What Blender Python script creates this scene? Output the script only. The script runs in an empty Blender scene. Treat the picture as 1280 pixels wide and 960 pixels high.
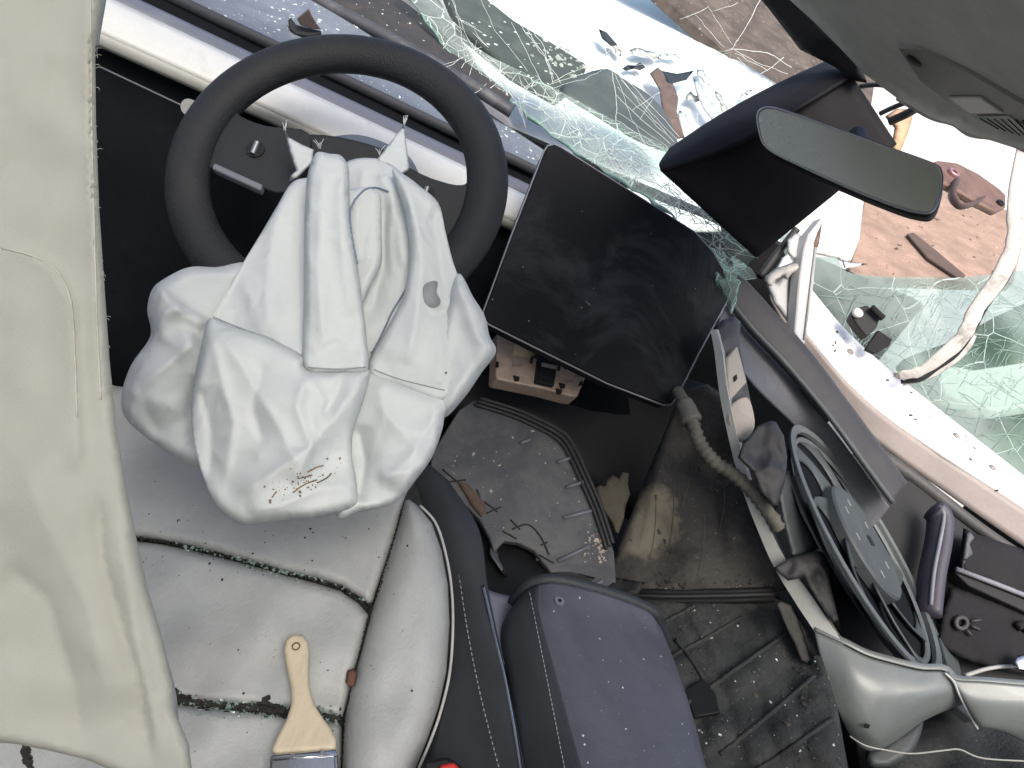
import bpy, bmesh, math, random
import numpy as np
from mathutils import Vector, Matrix, noise
from mathutils.geometry import delaunay_2d_cdt
from mathutils.bvhtree import BVHTree

random.seed(7)
SC = bpy.context.scene
COL = SC.collection

# ------------------------------------------------------------------ camera
EYE = Vector((0.0, 0.0, 1.20))          # a person leaning in at the driver's door
PITCH, ROLL = math.radians(30), math.radians(23)
FPX, CX, CY = 914.0, 640.0, 480.0       # focal length in photo pixels (1280 x 960)
FWD = Vector((0, math.cos(PITCH), -math.sin(PITCH)))
UP0 = Vector((0, math.sin(PITCH), math.cos(PITCH)))
RGT0 = Vector((1, 0, 0))
RGT = math.cos(ROLL) * RGT0 + math.sin(ROLL) * UP0
UPV = -math.sin(ROLL) * RGT0 + math.cos(ROLL) * UP0
cam_data = bpy.data.cameras.new('camera')
cam_data.sensor_width = 36.0
cam_data.lens = 36.0 * FPX / 1280.0
cam_data.clip_start = 0.02
cam_data.clip_end = 2000
cam = bpy.data.objects.new('camera', cam_data)
COL.objects.link(cam)
cam.matrix_world = Matrix(((RGT.x, UPV.x, -FWD.x, EYE.x), (RGT.y, UPV.y, -FWD.y, EYE.y),
                           (RGT.z, UPV.z, -FWD.z, EYE.z), (0, 0, 0, 1)))
SC.camera = cam

# ------------------------------------------------------------------ world, sun, exposure
SUN_EL, SUN_AZ = math.radians(56), math.radians(160)      # azimuth clockwise from +Y
world = bpy.data.worlds.new('World'); SC.world = world; world.use_nodes = True
wn = world.node_tree.nodes; wl = world.node_tree.links; wn.clear()
sky = wn.new('ShaderNodeTexSky'); sky.sky_type = 'NISHITA'; sky.sun_disc = False
sky.sun_elevation = SUN_EL; sky.sun_rotation = SUN_AZ
sky.air_density = 0.8; sky.dust_density = 6.0; sky.ozone_density = 0.3
bg = wn.new('ShaderNodeBackground'); bg.inputs['Strength'].default_value = 0.15
wo = wn.new('ShaderNodeOutputWorld')
wl.new(sky.outputs[0], bg.inputs[0]); wl.new(bg.outputs[0], wo.inputs[0])
sun_data = bpy.data.lights.new('sun', 'SUN'); sun_data.energy = 1.3
sun_data.angle = math.radians(30); sun_data.color = (1.0, 0.97, 0.92)
sun = bpy.data.objects.new('sun', sun_data); COL.objects.link(sun)
sdir = Vector((math.sin(SUN_AZ) * math.cos(SUN_EL), math.cos(SUN_AZ) * math.cos(SUN_EL), math.sin(SUN_EL)))
sun.rotation_euler = sdir.to_track_quat('Z', 'Y').to_euler()
SC.view_settings.view_transform = 'Standard'; SC.view_settings.look = 'None'
SC.view_settings.gamma = 1.0; SC.view_settings.exposure = 1.28
SC.view_settings.use_curve_mapping = False
SC.cycles.max_bounces = 10; SC.cycles.diffuse_bounces = 5; SC.cycles.transparent_max_bounces = 24
SC.cycles.use_denoising = True
SC.cycles.sample_clamp_indirect = 6.0

# ------------------------------------------------------------------ geometry helpers
def ray(px, py):
    return FWD + RGT * ((px - CX) / FPX) + UPV * (-(py - CY) / FPX)

def U(px, py, d):                       # a point d metres into the scene
    return EYE + ray(px, py) * d

class Plane:                            # a real plane through three placed points
    def __init__(self, a, b, c):
        self.p = U(*a); n = (U(*b) - self.p).cross(U(*c) - self.p).normalized()
        if n.dot(self.p - EYE) > 0: n = -n
        self.n = n                       # faces the viewer's side
    def depth(self, px, py):
        return (self.p - EYE).dot(self.n) / ray(px, py).dot(self.n)
    def at(self, px, py, off=0.0):
        return EYE + ray(px, py) * self.depth(px, py) + self.n * off

class Offset(Plane):                    # the same plane moved along its normal
    def __init__(self, pl, off):
        self.n = pl.n; self.p = pl.p + pl.n * off

class Level(Plane):                     # a horizontal plane at height z
    def __init__(self, z):
        self.p = Vector((0, 0, z)); self.n = Vector((0, 0, 1))

ALL = []                                # every mesh object, for the last pass
BVH = {}

def tag(o, label=None, cat=None, group=None, kind=None):
    if label: o['label'] = label
    if cat: o['category'] = cat
    if group: o['group'] = group
    if kind: o['kind'] = kind
    return o

def thing(name, label, cat, group=None):
    o = bpy.data.objects.new(name, None); COL.objects.link(o)
    o.empty_display_size = 0.05
    return tag(o, label, cat, group)

def mobj(name, verts, faces, mat, parent=None, smooth=True, solid=0.0, bevel=0.0, seg=2,
         label=None, cat=None, group=None, kind=None, face_cam=False, sub=0, auto=None):
    me = bpy.data.meshes.new(name)
    me.from_pydata([tuple(v) for v in verts], [], [tuple(f) for f in faces])
    if face_cam:
        s = 0.0
        for p in me.polygons: s += p.normal.dot(EYE - p.center) * p.area
        if s < 0: me.flip_normals()
    if smooth:
        me.polygons.foreach_set('use_smooth', [True] * len(me.polygons))
    me.update()
    o = bpy.data.objects.new(name, me); COL.objects.link(o)
    me.materials.append(mat)
    if parent is not None: o.parent = parent
    if sub:
        m = o.modifiers.new('sub', 'SUBSURF'); m.levels = sub; m.render_levels = sub
    if solid:
        m = o.modifiers.new('solid', 'SOLIDIFY'); m.thickness = solid; m.offset = -1
    if bevel:
        m = o.modifiers.new('bevel', 'BEVEL'); m.width = bevel; m.segments = seg
        m.limit_method = 'ANGLE'; m.angle_limit = math.radians(auto or 35)
    if smooth and (bevel or solid or auto):
        try: me.set_sharp_from_angle(angle=math.radians(auto or 50))
        except Exception: pass
    tag(o, label, cat, group, kind)
    ALL.append(o)
    BVH[o.name] = BVHTree.FromPolygons([tuple(v) for v in verts], [tuple(f) for f in faces])
    return o

def hit(o, px, py, lift=0.0):
    r = ray(px, py)
    loc, n, i, d = BVH[o.name].ray_cast(EYE, r.normalized())
    if loc is None: return None, None
    if n.dot(r) > 0: n = -n
    return loc + n * lift, n

def smooth_line(pts, k=6, closed=False):
    P = [tuple(p) for p in pts]; n = len(P); out = []
    rng = range(n) if closed else range(n - 1)
    for i in rng:
        if closed: a, b, c, d = P[i - 1], P[i], P[(i + 1) % n], P[(i + 2) % n]
        else: a, b, c, d = P[max(i - 1, 0)], P[i], P[i + 1], P[min(i + 2, n - 1)]
        for j in range(k):
            t = j / k
            out.append(tuple(0.5 * (2 * b[q] + (c[q] - a[q]) * t + (2 * a[q] - 5 * b[q] + 4 * c[q] - d[q]) * t * t
                                    + (3 * b[q] - a[q] - 3 * c[q] + d[q]) * t ** 3) for q in range(len(b))))
    if not closed: out.append(P[-1])
    return out

def resample(pts, step, closed=True):
    out = []; n = len(pts)
    for i in range(n if closed else n - 1):
        a = np.array(pts[i], float); b = np.array(pts[(i + 1) % n], float)
        k = max(1, int(round(np.linalg.norm(b[:2] - a[:2]) / step)))
        for j in range(k): out.append(a + (b - a) * j / k)
    if not closed: out.append(np.array(pts[-1], float))
    return np.array(out)

def inside(P, poly):
    x, y = P[:, 0], P[:, 1]; r = np.zeros(len(P), bool); n = len(poly); j = n - 1
    for i in range(n):
        xi, yi = poly[i][0], poly[i][1]; xj, yj = poly[j][0], poly[j][1]
        c = ((yi > y) != (yj > y)) & (x < (xj - xi) * (y - yi) / ((yj - yi) or 1e-9) + xi)
        r ^= c; j = i
    return r

def seg_dist(P, line, closed=False):
    """distance, signed side and position along a polyline for each 2-D point"""
    best = np.full(len(P), 1e9); side = np.zeros(len(P)); along = np.zeros(len(P))
    L = [np.array(q[:2], float) for q in line]; n = len(L)
    segs = [(L[i], L[(i + 1) % n]) for i in range(n if closed else n - 1)]
    tot = sum(np.linalg.norm(b - a) for a, b in segs); acc = 0.0
    for a, b in segs:
        ab = b - a; l = np.linalg.norm(ab)
        if l < 1e-9: continue
        t = np.clip(((P - a) @ ab) / (l * l), 0, 1)
        q = a + t[:, None] * ab; dv = P - q
        d = np.hypot(dv[:, 0], dv[:, 1])
        s = ab[0] * (P[:, 1] - a[1]) - ab[1] * (P[:, 0] - a[0])
        m = d < best - 1e-6
        best[m] = d[m]; side[m] = np.sign(s[m]); along[m] = (acc + t[m] * l) / tot
        acc += l
    return best, side, along

def fold_height(P, strokes):
    """cloth relief: every fold is a line with its own fall-off to the right (+) and left (-)"""
    h = np.zeros(len(P))
    for line, amp, wr, wlft in strokes:
        d, s, t = seg_dist(P, line)
        w = np.where(s >= 0, wr, wlft)
        fade = np.clip(np.minimum(t, 1 - t) / 0.14, 0, 1); fade = fade * fade * (3 - 2 * fade)
        h += amp * np.exp(-d / w) * fade
    return h

def crumple(P, seed, n, size, amp, box):
    """straight random creases, each within its own patch of cloth"""
    rg = np.random.RandomState(seed); h = np.zeros(len(P))
    for _ in range(n):
        c = np.array([rg.uniform(box[0], box[2]), rg.uniform(box[1], box[3])]); a = rg.uniform(0, math.pi)
        v = P - c; s = v[:, 0] * math.cos(a) + v[:, 1] * math.sin(a)
        r2 = (v ** 2).sum(1); sz = size * rg.uniform(.5, 1.5)
        h += amp * rg.uniform(-1, 1) * (1 - np.minimum(np.abs(s) / sz, 1)) * np.exp(-r2 / (2 * (sz * 1.1) ** 2))
    return h

def facets(P, seed, spacing, amp, box, stretch=1.5):
    """crumpled cloth: flat facets between random high and low points, sharp where they meet"""
    rg = np.random.RandomState(seed); pts = []
    x0, y0, x1, y1 = box[0] - 60, box[1] - 60, box[2] + 60, box[3] + 60
    for y in np.arange(y0, y1, spacing * stretch):
        for x in np.arange(x0, x1, spacing): pts.append((x + rg.uniform(-.48, .48) * spacing, y + rg.uniform(-.48, .48) * spacing * stretch))
    r = delaunay_2d_cdt([Vector(p) for p in pts], [], [], 0, 1e-4); C = np.array([tuple(v) for v in r[0]]); H = rg.uniform(-1, 1, len(C)) * amp; h = np.zeros(len(P))
    for a, b, c in [f for f in r[2] if len(f) == 3]:
        A, B, D = C[a], C[b], C[c]; det = (B[1] - D[1]) * (A[0] - D[0]) + (D[0] - B[0]) * (A[1] - D[1])
        if abs(det) < 1e-9: continue
        l1 = ((B[1] - D[1]) * (P[:, 0] - D[0]) + (D[0] - B[0]) * (P[:, 1] - D[1])) / det
        l2 = ((D[1] - A[1]) * (P[:, 0] - D[0]) + (A[0] - D[0]) * (P[:, 1] - D[1])) / det
        l3 = 1 - l1 - l2; m = (l1 >= -1e-9) & (l2 >= -1e-9) & (l3 >= -1e-9)
        h[m] = l1[m] * H[a] + l2[m] * H[b] + l3[m] * H[c]
    return h

def pillow(name, outline, plane, mat, rim=20, puff=0.02, back=0.02, controls=(), strokes=(), crease=None, facet=(),
           step=5, sig=45, wob=0.0, smooth_edge=True, parent=None, rimpow=2.0, soft=0, **kw):
    """a closed padded body: outline lies on `plane`, front swells towards the viewer, back away from it"""
    ol = smooth_line(outline, 5, True) if smooth_edge else outline
    O = resample(ol, step)
    x0, y0 = O.min(0)[:2]; x1, y1 = O.max(0)[:2]
    rg = np.random.RandomState(3)
    gx, gy = np.meshgrid(np.arange(x0, x1, step), np.arange(y0, y1, step * .9))
    gx = gx + (np.arange(gx.shape[0]) % 2)[:, None] * step / 2
    G = np.stack([gx.ravel(), gy.ravel()], 1); G = G + rg.uniform(-.15, .15, G.shape) * step
    G = G[inside(G, O)]
    d, _, _ = seg_dist(G, O, True); G = G[d > step * .6]
    V2 = np.concatenate([O[:, :2], G]); n0 = len(O)
    res = delaunay_2d_cdt([Vector(p) for p in V2], [], [list(range(n0))], 1, 1e-4)
    nv, tris, orig = res[0], res[2], res[3]
    P = np.array([tuple(v) for v in nv])
    onb = np.array([any(k < n0 for k in og) for og in orig])
    t, _, _ = seg_dist(P, O, True); t[onb] = 0
    e = np.clip(t / rim, 0, 1); prof = (1 - (1 - e) ** rimpow) ** (1 / rimpow)
    h = puff * prof
    if len(controls):
        C = np.array(controls, float); w = np.exp(-(((P[:, None, :] - C[None, :, :2]) ** 2).sum(2)) / (2 * sig * sig)) + 1e-9
        h = h + prof * (w @ C[:, 2]) / (w.sum(1) + 0.02)
    if strokes: h = h + np.minimum(e * 1.6, 1) * fold_height(P, strokes)
    if crease: h = h + e * crumple(P, crease[0], crease[1], crease[2], crease[3], (x0, y0, x1, y1))
    for fc in facet: h = h + e * facets(P, fc[0], fc[1], fc[2], (x0, y0, x1, y1), *fc[3:])
    if wob:
        h = h + np.array([wob * noise.noise(Vector((p[0] / 60, p[1] / 60, 3.1))) for p in P]) * e
    if soft:                             # limp cloth: relax the relief a little
        ed = np.array([(t_[i], t_[(i + 1) % 3]) for t_ in tris if len(t_) == 3 for i in range(3)]); ed = np.concatenate([ed, ed[:, ::-1]])
        cnt = np.bincount(ed[:, 0], minlength=len(P)).astype(float)
        for _ in range(soft):
            av = np.bincount(ed[:, 0], weights=h[ed[:, 1]], minlength=len(P)) / np.maximum(cnt, 1); h = np.where(onb, h, h * .4 + av * .6)
    nP = len(P); verts = []; bidx = {}
    for i in range(nP):
        px, py = P[i]; r = ray(px, py).normalized()
        verts.append(plane.at(px, py) - r * h[i])
    for i in range(nP):
        if not onb[i]:
            px, py = P[i]; bidx[i] = len(verts)
            verts.append(plane.at(px, py) + ray(px, py).normalized() * back * prof[i])
    faces = []
    for tr in tris:
        if len(tr) != 3: continue
        faces.append(tuple(tr)); faces.append(tuple(bidx.get(k, k) for k in reversed(tr)))
    o = mobj(name, verts, faces, mat, parent, smooth=True, **kw)
    bm = bmesh.new(); bm.from_mesh(o.data); bmesh.ops.recalc_face_normals(bm, faces=bm.faces); bm.to_mesh(o.data); bm.free()
    return o

def slab(name, outline, plane, thick, mat, parent=None, bevel=0.003, seg=2, off=0.0, round_=False, smooth=True, **kw):
    """a flat piece with real thickness lying on `plane`, its outline given as sighted corners"""
    ol = smooth_line(outline, 4, True) if round_ else outline
    top = [plane.at(p[0], p[1], off) for p in ol]; bot = [v - plane.n * thick for v in top]
    n = len(top); nrm = Vector()
    for i in range(n): nrm += (top[i] - plane.p).cross(top[(i + 1) % n] - plane.p)
    if nrm.dot(plane.n) < 0: top.reverse(); bot.reverse()
    faces = [tuple(range(n)), tuple(range(2 * n - 1, n - 1, -1))]
    for i in range(n): faces.append((i, n + i, n + (i + 1) % n, (i + 1) % n))
    return mobj(name, top + bot, faces, mat, parent, smooth=smooth, bevel=bevel, seg=seg, **kw)

def box_between(name, corners, mat, parent=None, **kw):
    """eight placed corners: four of one end, four of the other"""
    f = [(0, 1, 2, 3), (7, 6, 5, 4)] + [(i, 4 + i, 4 + (i + 1) % 4, (i + 1) % 4) for i in range(4)]
    o = mobj(name, corners, f, mat, parent, **kw)
    bm = bmesh.new(); bm.from_mesh(o.data); bmesh.ops.recalc_face_normals(bm, faces=bm.faces); bm.to_mesh(o.data); bm.free()
    return o

def tube_geo(pts, r, seg=8, closed=False, flat=1.0, hint=None):
    P = [Vector(p) for p in pts]; n = len(P); V = []; F = []
    R = r if isinstance(r, (list, tuple)) else [r] * n
    prev = None
    for i in range(n):
        t = (P[(i + 1) % n] - P[i - 1]) if closed else (P[min(i + 1, n - 1)] - P[max(i - 1, 0)])
        t = t.normalized() if t.length > 1e-9 else Vector((0, 0, 1))
        if prev is None:
            a = hint if hint is not None else (Vector((0, 0, 1)) if abs(t.z) < .9 else Vector((1, 0, 0)))
        else: a = prev
        a = a - t * a.dot(t)
        a = a.normalized() if a.length > 1e-6 else t.orthogonal().normalized()
        prev = a; b = t.cross(a)
        for k in range(seg):
            w = 2 * math.pi * k / seg
            V.append(P[i] + a * math.cos(w) * R[i] + b * math.sin(w) * R[i] * flat)
    m = n if closed else n - 1
    for i in range(m):
        for k in range(seg):
            F.append((i * seg + k, i * seg + (k + 1) % seg, ((i + 1) % n) * seg + (k + 1) % seg, ((i + 1) % n) * seg + k))
    if not closed:
        F.append(tuple(reversed(range(seg)))); F.append(tuple(range((n - 1) * seg, n * seg)))
    return V, F

def tube(name, pts, r, mat, parent=None, seg=8, closed=False, flat=1.0, hint=None, **kw):
    V, F = tube_geo(pts, r, seg, closed, flat, hint)
    return mobj(name, V, F, mat, parent, smooth=True, **kw)

def merge(parts):
    V, F = [], []
    for v, f in parts:
        b = len(V); V += list(v); F += [tuple(b + i for i in q) for q in f]
    return V, F

def loft(name, lines, mat, parent=None, k=6, kc=1, solid=0.004, wob=0.0, disp=None, close=False, **kw):
    """a skin over placed lines of (px, py, d); k steps along each line, kc steps from line to line"""
    L = [smooth_line([tuple(U(*p)) for p in ln], k) for ln in lines]
    if kc > 1:
        T = list(zip(*L)); T = [smooth_line(t, kc) for t in T]; L = list(zip(*T))
    m = len(L[0]); V = []; F = []
    for i, ln in enumerate(L):
        for j, p in enumerate(ln):
            v = Vector(p)
            if wob: v = v + (EYE - v).normalized() * wob * noise.noise(v * 9)
            if disp: v = v + (EYE - v).normalized() * disp(v, i / (len(L) - 1), j / (m - 1))
            V.append(v)
    for i in range(len(L) - 1):
        for j in range(m - 1): F.append((i * m + j, i * m + j + 1, (i + 1) * m + j + 1, (i + 1) * m + j))
    return mobj(name, V, F, mat, parent, solid=solid, face_cam=True, **kw)

def grain(rg, c, s, n):                 # one little irregular chip
    a = n.orthogonal().normalized(); b = n.cross(a); w = rg.uniform(0, 6.28)
    a, b = a * math.cos(w) + b * math.sin(w), b * math.cos(w) - a * math.sin(w)
    sx, sy, sz = s * rg.uniform(.6, 1.5), s * rg.uniform(.5, 1.1), s * rg.uniform(.3, .8)
    V = [c + a * (sx * x * rg.uniform(.7, 1.2)) + b * (sy * y * rg.uniform(.7, 1.2)) + n * z
         for x, y, z in ((-1, -1, -.0005), (1, -1, -.0005), (1, 1, -.0005), (-1, 1, -.0005))]
    V += [c + a * (sx * x * .7) + b * (sy * y * .7) + n * sz for x, y in ((-1, -1), (1, -1), (1, 1), (-1, 1))]
    return V, [(3, 2, 1, 0), (4, 5, 6, 7), (0, 1, 5, 4), (1, 2, 6, 5), (2, 3, 7, 6), (3, 0, 4, 7)]

# ------------------------------------------------------------------ materials
def new_mat(name):
    m = bpy.data.materials.new(name); m.use_nodes = True; nt = m.node_tree; nt.nodes.clear()
    out = nt.nodes.new('ShaderNodeOutputMaterial'); return m, nt, out

def nd(nt, kind, **kw):
    n = nt.nodes.new(kind)
    for k, v in kw.items():
        if k in n.inputs: n.inputs[k].default_value = v
        else: setattr(n, k, v)
    return n

def surface(name, col, rough=.6, metal=0.0, var=.12, vscale=14, bump=.15, bscale=250, dust=None, dscale=8, dlo=.5, dhi=.75,
            speck=None, sscale=90, slim=.12, spec=.5, streak=None, trans=0.0, coat=0.0, spread=.0, sub2=None, wrinkle=0, stain=None):
    """base colour with grain, dust, specks and fine relief of its own"""
    m, nt, out = new_mat(name); L = nt.links.new
    geo = nd(nt, 'ShaderNodeNewGeometry'); P = geo.outputs['Position']
    if streak:
        mp = nd(nt, 'ShaderNodeMapping'); mp.inputs['Scale'].default_value = streak; L(P, mp.inputs[0]); PD = mp.outputs[0]
    else: PD = P
    n1 = nd(nt, 'ShaderNodeTexNoise', Scale=vscale, Detail=6.0, Roughness=.6); L(PD, n1.inputs['Vector'])
    r1 = nd(nt, 'ShaderNodeMapRange'); r1.inputs[1].default_value = .3; r1.inputs[2].default_value = .7
    r1.inputs[3].default_value = 1 - var; r1.inputs[4].default_value = 1 + var; L(n1.outputs[0], r1.inputs[0])
    mul = nd(nt, 'ShaderNodeVectorMath', operation='SCALE'); mul.inputs[0].default_value = col
    n5 = nd(nt, 'ShaderNodeTexNoise', Scale=vscale * 11, Detail=8.0, Roughness=.7); L(PD, n5.inputs['Vector'])
    r5 = nd(nt, 'ShaderNodeMapRange'); r5.inputs[1].default_value = .25; r5.inputs[2].default_value = .75
    r5.inputs[3].default_value = 1 - var * .9; r5.inputs[4].default_value = 1 + var * .9; L(n5.outputs[0], r5.inputs[0])
    mm = nd(nt, 'ShaderNodeMath', operation='MULTIPLY'); L(r1.outputs[0], mm.inputs[0]); L(r5.outputs[0], mm.inputs[1])
    L(mm.outputs[0], mul.inputs['Scale']); c = mul.outputs[0]
    rsock = None
    def mix(fac, colour, cin):
        mx = nd(nt, 'ShaderNodeMix', data_type='RGBA'); L(fac, mx.inputs[0]); L(cin, mx.inputs[6])
        mx.inputs[7].default_value = (*colour, 1); return mx.outputs[2]
    if dust:
        n2 = nd(nt, 'ShaderNodeTexNoise', Scale=dscale, Detail=9.0, Roughness=.68, Distortion=.6); L(PD, n2.inputs['Vector'])
        r2 = nd(nt, 'ShaderNodeMapRange'); r2.inputs[1].default_value = dlo; r2.inputs[2].default_value = dhi; L(n2.outputs[0], r2.inputs[0])
        c = mix(r2.outputs[0], dust, c)
    if sub2:
        n4 = nd(nt, 'ShaderNodeTexNoise', Scale=sub2[1], Detail=4.0, Roughness=.55); L(P, n4.inputs['Vector'])
        r4 = nd(nt, 'ShaderNodeMapRange'); r4.inputs[1].default_value = sub2[2]; r4.inputs[2].default_value = sub2[3]; L(n4.outputs[0], r4.inputs[0])
        c = mix(r4.outputs[0], sub2[0], c)
    if stain:                            # a scuffed, dusty area with its own ragged outline
        vd = nd(nt, 'ShaderNodeVectorMath', operation='DISTANCE'); L(P, vd.inputs[0]); vd.inputs[1].default_value = stain[0]
        ns = nd(nt, 'ShaderNodeTexNoise', Scale=26.0, Detail=7.0, Roughness=.65); L(P, ns.inputs['Vector'])
        ma = nd(nt, 'ShaderNodeMath', operation='MULTIPLY_ADD'); L(ns.outputs[0], ma.inputs[0]); ma.inputs[1].default_value = -stain[1] * 1.6; L(vd.outputs['Value'], ma.inputs[2])
        rs = nd(nt, 'ShaderNodeMapRange'); rs.inputs[1].default_value = -.1 * stain[1]; rs.inputs[2].default_value = .25 * stain[1]; rs.inputs[3].default_value = .9; rs.inputs[4].default_value = 0; L(ma.outputs[0], rs.inputs[0])
        c = mix(rs.outputs[0], stain[2], c)
    if speck:
        v = nd(nt, 'ShaderNodeTexVoronoi', Scale=sscale, Randomness=1.0); L(P, v.inputs['Vector'])
        n3 = nd(nt, 'ShaderNodeTexNoise', Scale=sscale * .12, Detail=3.0); L(P, n3.inputs['Vector'])
        th = nd(nt, 'ShaderNodeMath', operation='MULTIPLY'); L(n3.outputs[0], th.inputs[0]); th.inputs[1].default_value = slim * 2
        lt = nd(nt, 'ShaderNodeMath', operation='LESS_THAN'); L(v.outputs['Distance'], lt.inputs[0]); L(th.outputs[0], lt.inputs[1])
        c = mix(lt.outputs[0], speck, c)
    b = nd(nt, 'ShaderNodeBsdfPrincipled'); L(c, b.inputs['Base Color'])
    b.inputs['Metallic'].default_value = metal; b.inputs['Specular IOR Level'].default_value = spec
    b.inputs['Coat Weight'].default_value = coat
    rr = nd(nt, 'ShaderNodeMapRange'); rr.inputs[3].default_value = max(rough - .1, .03); rr.inputs[4].default_value = min(rough + .12, 1)
    L(n1.outputs[0], rr.inputs[0]); L(rr.outputs[0], b.inputs['Roughness'])
    if bump:
        nb = nd(nt, 'ShaderNodeTexNoise', Scale=bscale, Detail=3.0); L(P, nb.inputs['Vector'])
        bp = nd(nt, 'ShaderNodeBump', Strength=bump, Distance=.002); L(nb.outputs[0], bp.inputs['Height'])
        if wrinkle:
            wn_ = nd(nt, 'ShaderNodeTexNoise', Scale=26.0, Detail=3.0, Roughness=.45, Distortion=.9); wn_.noise_type = 'RIDGED_MULTIFRACTAL'; L(P, wn_.inputs['Vector'])
            bw = nd(nt, 'ShaderNodeBump', Strength=wrinkle, Distance=.006); L(wn_.outputs[0], bw.inputs['Height']); L(bp.outputs[0], bw.inputs['Normal']); bp = bw
        if spread:
            nb2 = nd(nt, 'ShaderNodeTexNoise', Scale=18.0, Detail=5.0, Distortion=.4); L(P, nb2.inputs['Vector'])
            bp2 = nd(nt, 'ShaderNodeBump', Strength=spread, Distance=.012); L(nb2.outputs[0], bp2.inputs['Height'])
            L(bp.outputs[0], bp2.inputs['Normal']); bp = bp2
        L(bp.outputs[0], b.inputs['Normal'])
    if trans:
        tr = nd(nt, 'ShaderNodeBsdfTranslucent'); L(c, tr.inputs[0]); ms = nd(nt, 'ShaderNodeMixShader', Fac=trans)
        L(b.outputs[0], ms.inputs[1]); L(tr.outputs[0], ms.inputs[2]); L(ms.outputs[0], out.inputs[0])
    else: L(b.outputs[0], out.inputs[0])
    return m

def glass(name, tint, crack=None, cscale=45, cw=.02, haze=.0, hazecol=(.75, .85, .82), gloss=.10, patch=(.35, .7), octaves=2):
    """laminated glass: clear and tinted, crazed by a net of bright fracture lines where it is broken"""
    m, nt, out = new_mat(name); L = nt.links.new
    geo = nd(nt, 'ShaderNodeNewGeometry'); P = geo.outputs['Position']
    tr = nd(nt, 'ShaderNodeBsdfTransparent'); tr.inputs[0].default_value = (*tint, 1)
    gl = nd(nt, 'ShaderNodeBsdfGlossy', Roughness=.08); gl.inputs[0].default_value = (.9, .95, .94, 1)
    fr = nd(nt, 'ShaderNodeLayerWeight', Blend=.25)
    fm = nd(nt, 'ShaderNodeMath', operation='MULTIPLY'); L(fr.outputs['Fresnel'], fm.inputs[0]); fm.inputs[1].default_value = gloss * 5
    fm.use_clamp = True
    ms = nd(nt, 'ShaderNodeMixShader'); L(fm.outputs[0], ms.inputs[0]); L(tr.outputs[0], ms.inputs[1]); L(gl.outputs[0], ms.inputs[2])
    s = ms.outputs[0]
    if crack:
        w = nd(nt, 'ShaderNodeTexNoise', Scale=cscale * .35, Detail=3.0); L(P, w.inputs['Vector'])
        sc = nd(nt, 'ShaderNodeVectorMath', operation='SCALE'); L(w.outputs['Color'], sc.inputs[0]); sc.inputs['Scale'].default_value = .06
        ad = nd(nt, 'ShaderNodeVectorMath', operation='ADD'); L(P, ad.inputs[0]); L(sc.outputs[0], ad.inputs[1])
        big = nd(nt, 'ShaderNodeTexNoise', Scale=5.0, Detail=4.0); L(P, big.inputs['Vector'])
        pr = nd(nt, 'ShaderNodeMapRange'); pr.inputs[1].default_value = patch[0]; pr.inputs[2].default_value = patch[1]; L(big.outputs[0], pr.inputs[0])
        acc = None
        for scale, wd in ((cscale, cw), (cscale * 2.7, cw * 1.3))[:octaves]:
            v = nd(nt, 'ShaderNodeTexVoronoi', feature='DISTANCE_TO_EDGE', Scale=scale); L(ad.outputs[0], v.inputs['Vector'])
            rm = nd(nt, 'ShaderNodeMapRange'); rm.inputs[1].default_value = wd; rm.inputs[2].default_value = wd * 2.2
            rm.inputs[3].default_value = 1; rm.inputs[4].default_value = 0; L(v.outputs['Distance'], rm.inputs[0]); f = rm.outputs[0]
            if acc is not None:
                q = nd(nt, 'ShaderNodeMath', operation='MULTIPLY'); L(f, q.inputs[0]); L(pr.outputs[0], q.inputs[1])
                mx = nd(nt, 'ShaderNodeMath', operation='MAXIMUM'); L(acc, mx.inputs[0]); L(q.outputs[0], mx.inputs[1]); acc = mx.outputs[0]
            else: acc = f
        if haze:
            hz = nd(nt, 'ShaderNodeMath', operation='MULTIPLY'); L(pr.outputs[0], hz.inputs[0]); hz.inputs[1].default_value = haze
            mx = nd(nt, 'ShaderNodeMath', operation='MAXIMUM'); L(acc, mx.inputs[0]); L(hz.outputs[0], mx.inputs[1]); acc = mx.outputs[0]
        df = nd(nt, 'ShaderNodeBsdfDiffuse'); df.inputs[0].default_value = (*crack, 1)
        tl = nd(nt, 'ShaderNodeBsdfTranslucent'); tl.inputs[0].default_value = (*hazecol, 1)
        dm = nd(nt, 'ShaderNodeMixShader', Fac=.5); L(df.outputs[0], dm.inputs[1]); L(tl.outputs[0], dm.inputs[2])
        m2 = nd(nt, 'ShaderNodeMixShader'); L(acc, m2.inputs[0]); L(s, m2.inputs[1]); L(dm.outputs[0], m2.inputs[2]); s = m2.outputs[0]
    L(s, out.inputs[0]); return m

M = {}
M['bag'] = surface('nylon_airbag', (.66, .70, .70), .55, var=.03, vscale=10, bump=.2, bscale=1100, trans=.22, spread=.0, spec=.4, wrinkle=.55)
M['curtain'] = surface('curtain_fabric', (.60, .605, .545), .8, var=.03, vscale=4, bump=.2, bscale=900, trans=.45, spec=.2, dust=(.52, .54, .47), dscale=2.5, dlo=.5, dhi=.9)
M['knee'] = surface('shade_black', (.005, .0065, .0085), .9, var=.3, spec=.15)  # near-black: shade of knee void, vent slot and fan openings put into colour
M['leather'] = surface('white_leather', (.37, .385, .38), .5, var=.07, vscale=9, bump=.4, bscale=360, dust=(.33, .33, .32), dscale=5, dlo=.48, dhi=.8, speck=(.08, .08, .07), sscale=160, slim=.02, spec=.4)
M['gap'] = surface('dark_seam', (.02, .02, .02), .9)
M['grime'] = surface('black_grit', (.018, .018, .016), .8, var=.5, vscale=200)
M['crumb'] = surface('glass_crumb', (.50, .56, .55), .15, var=.3, vscale=300, bump=0, spec=.8)
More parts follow.
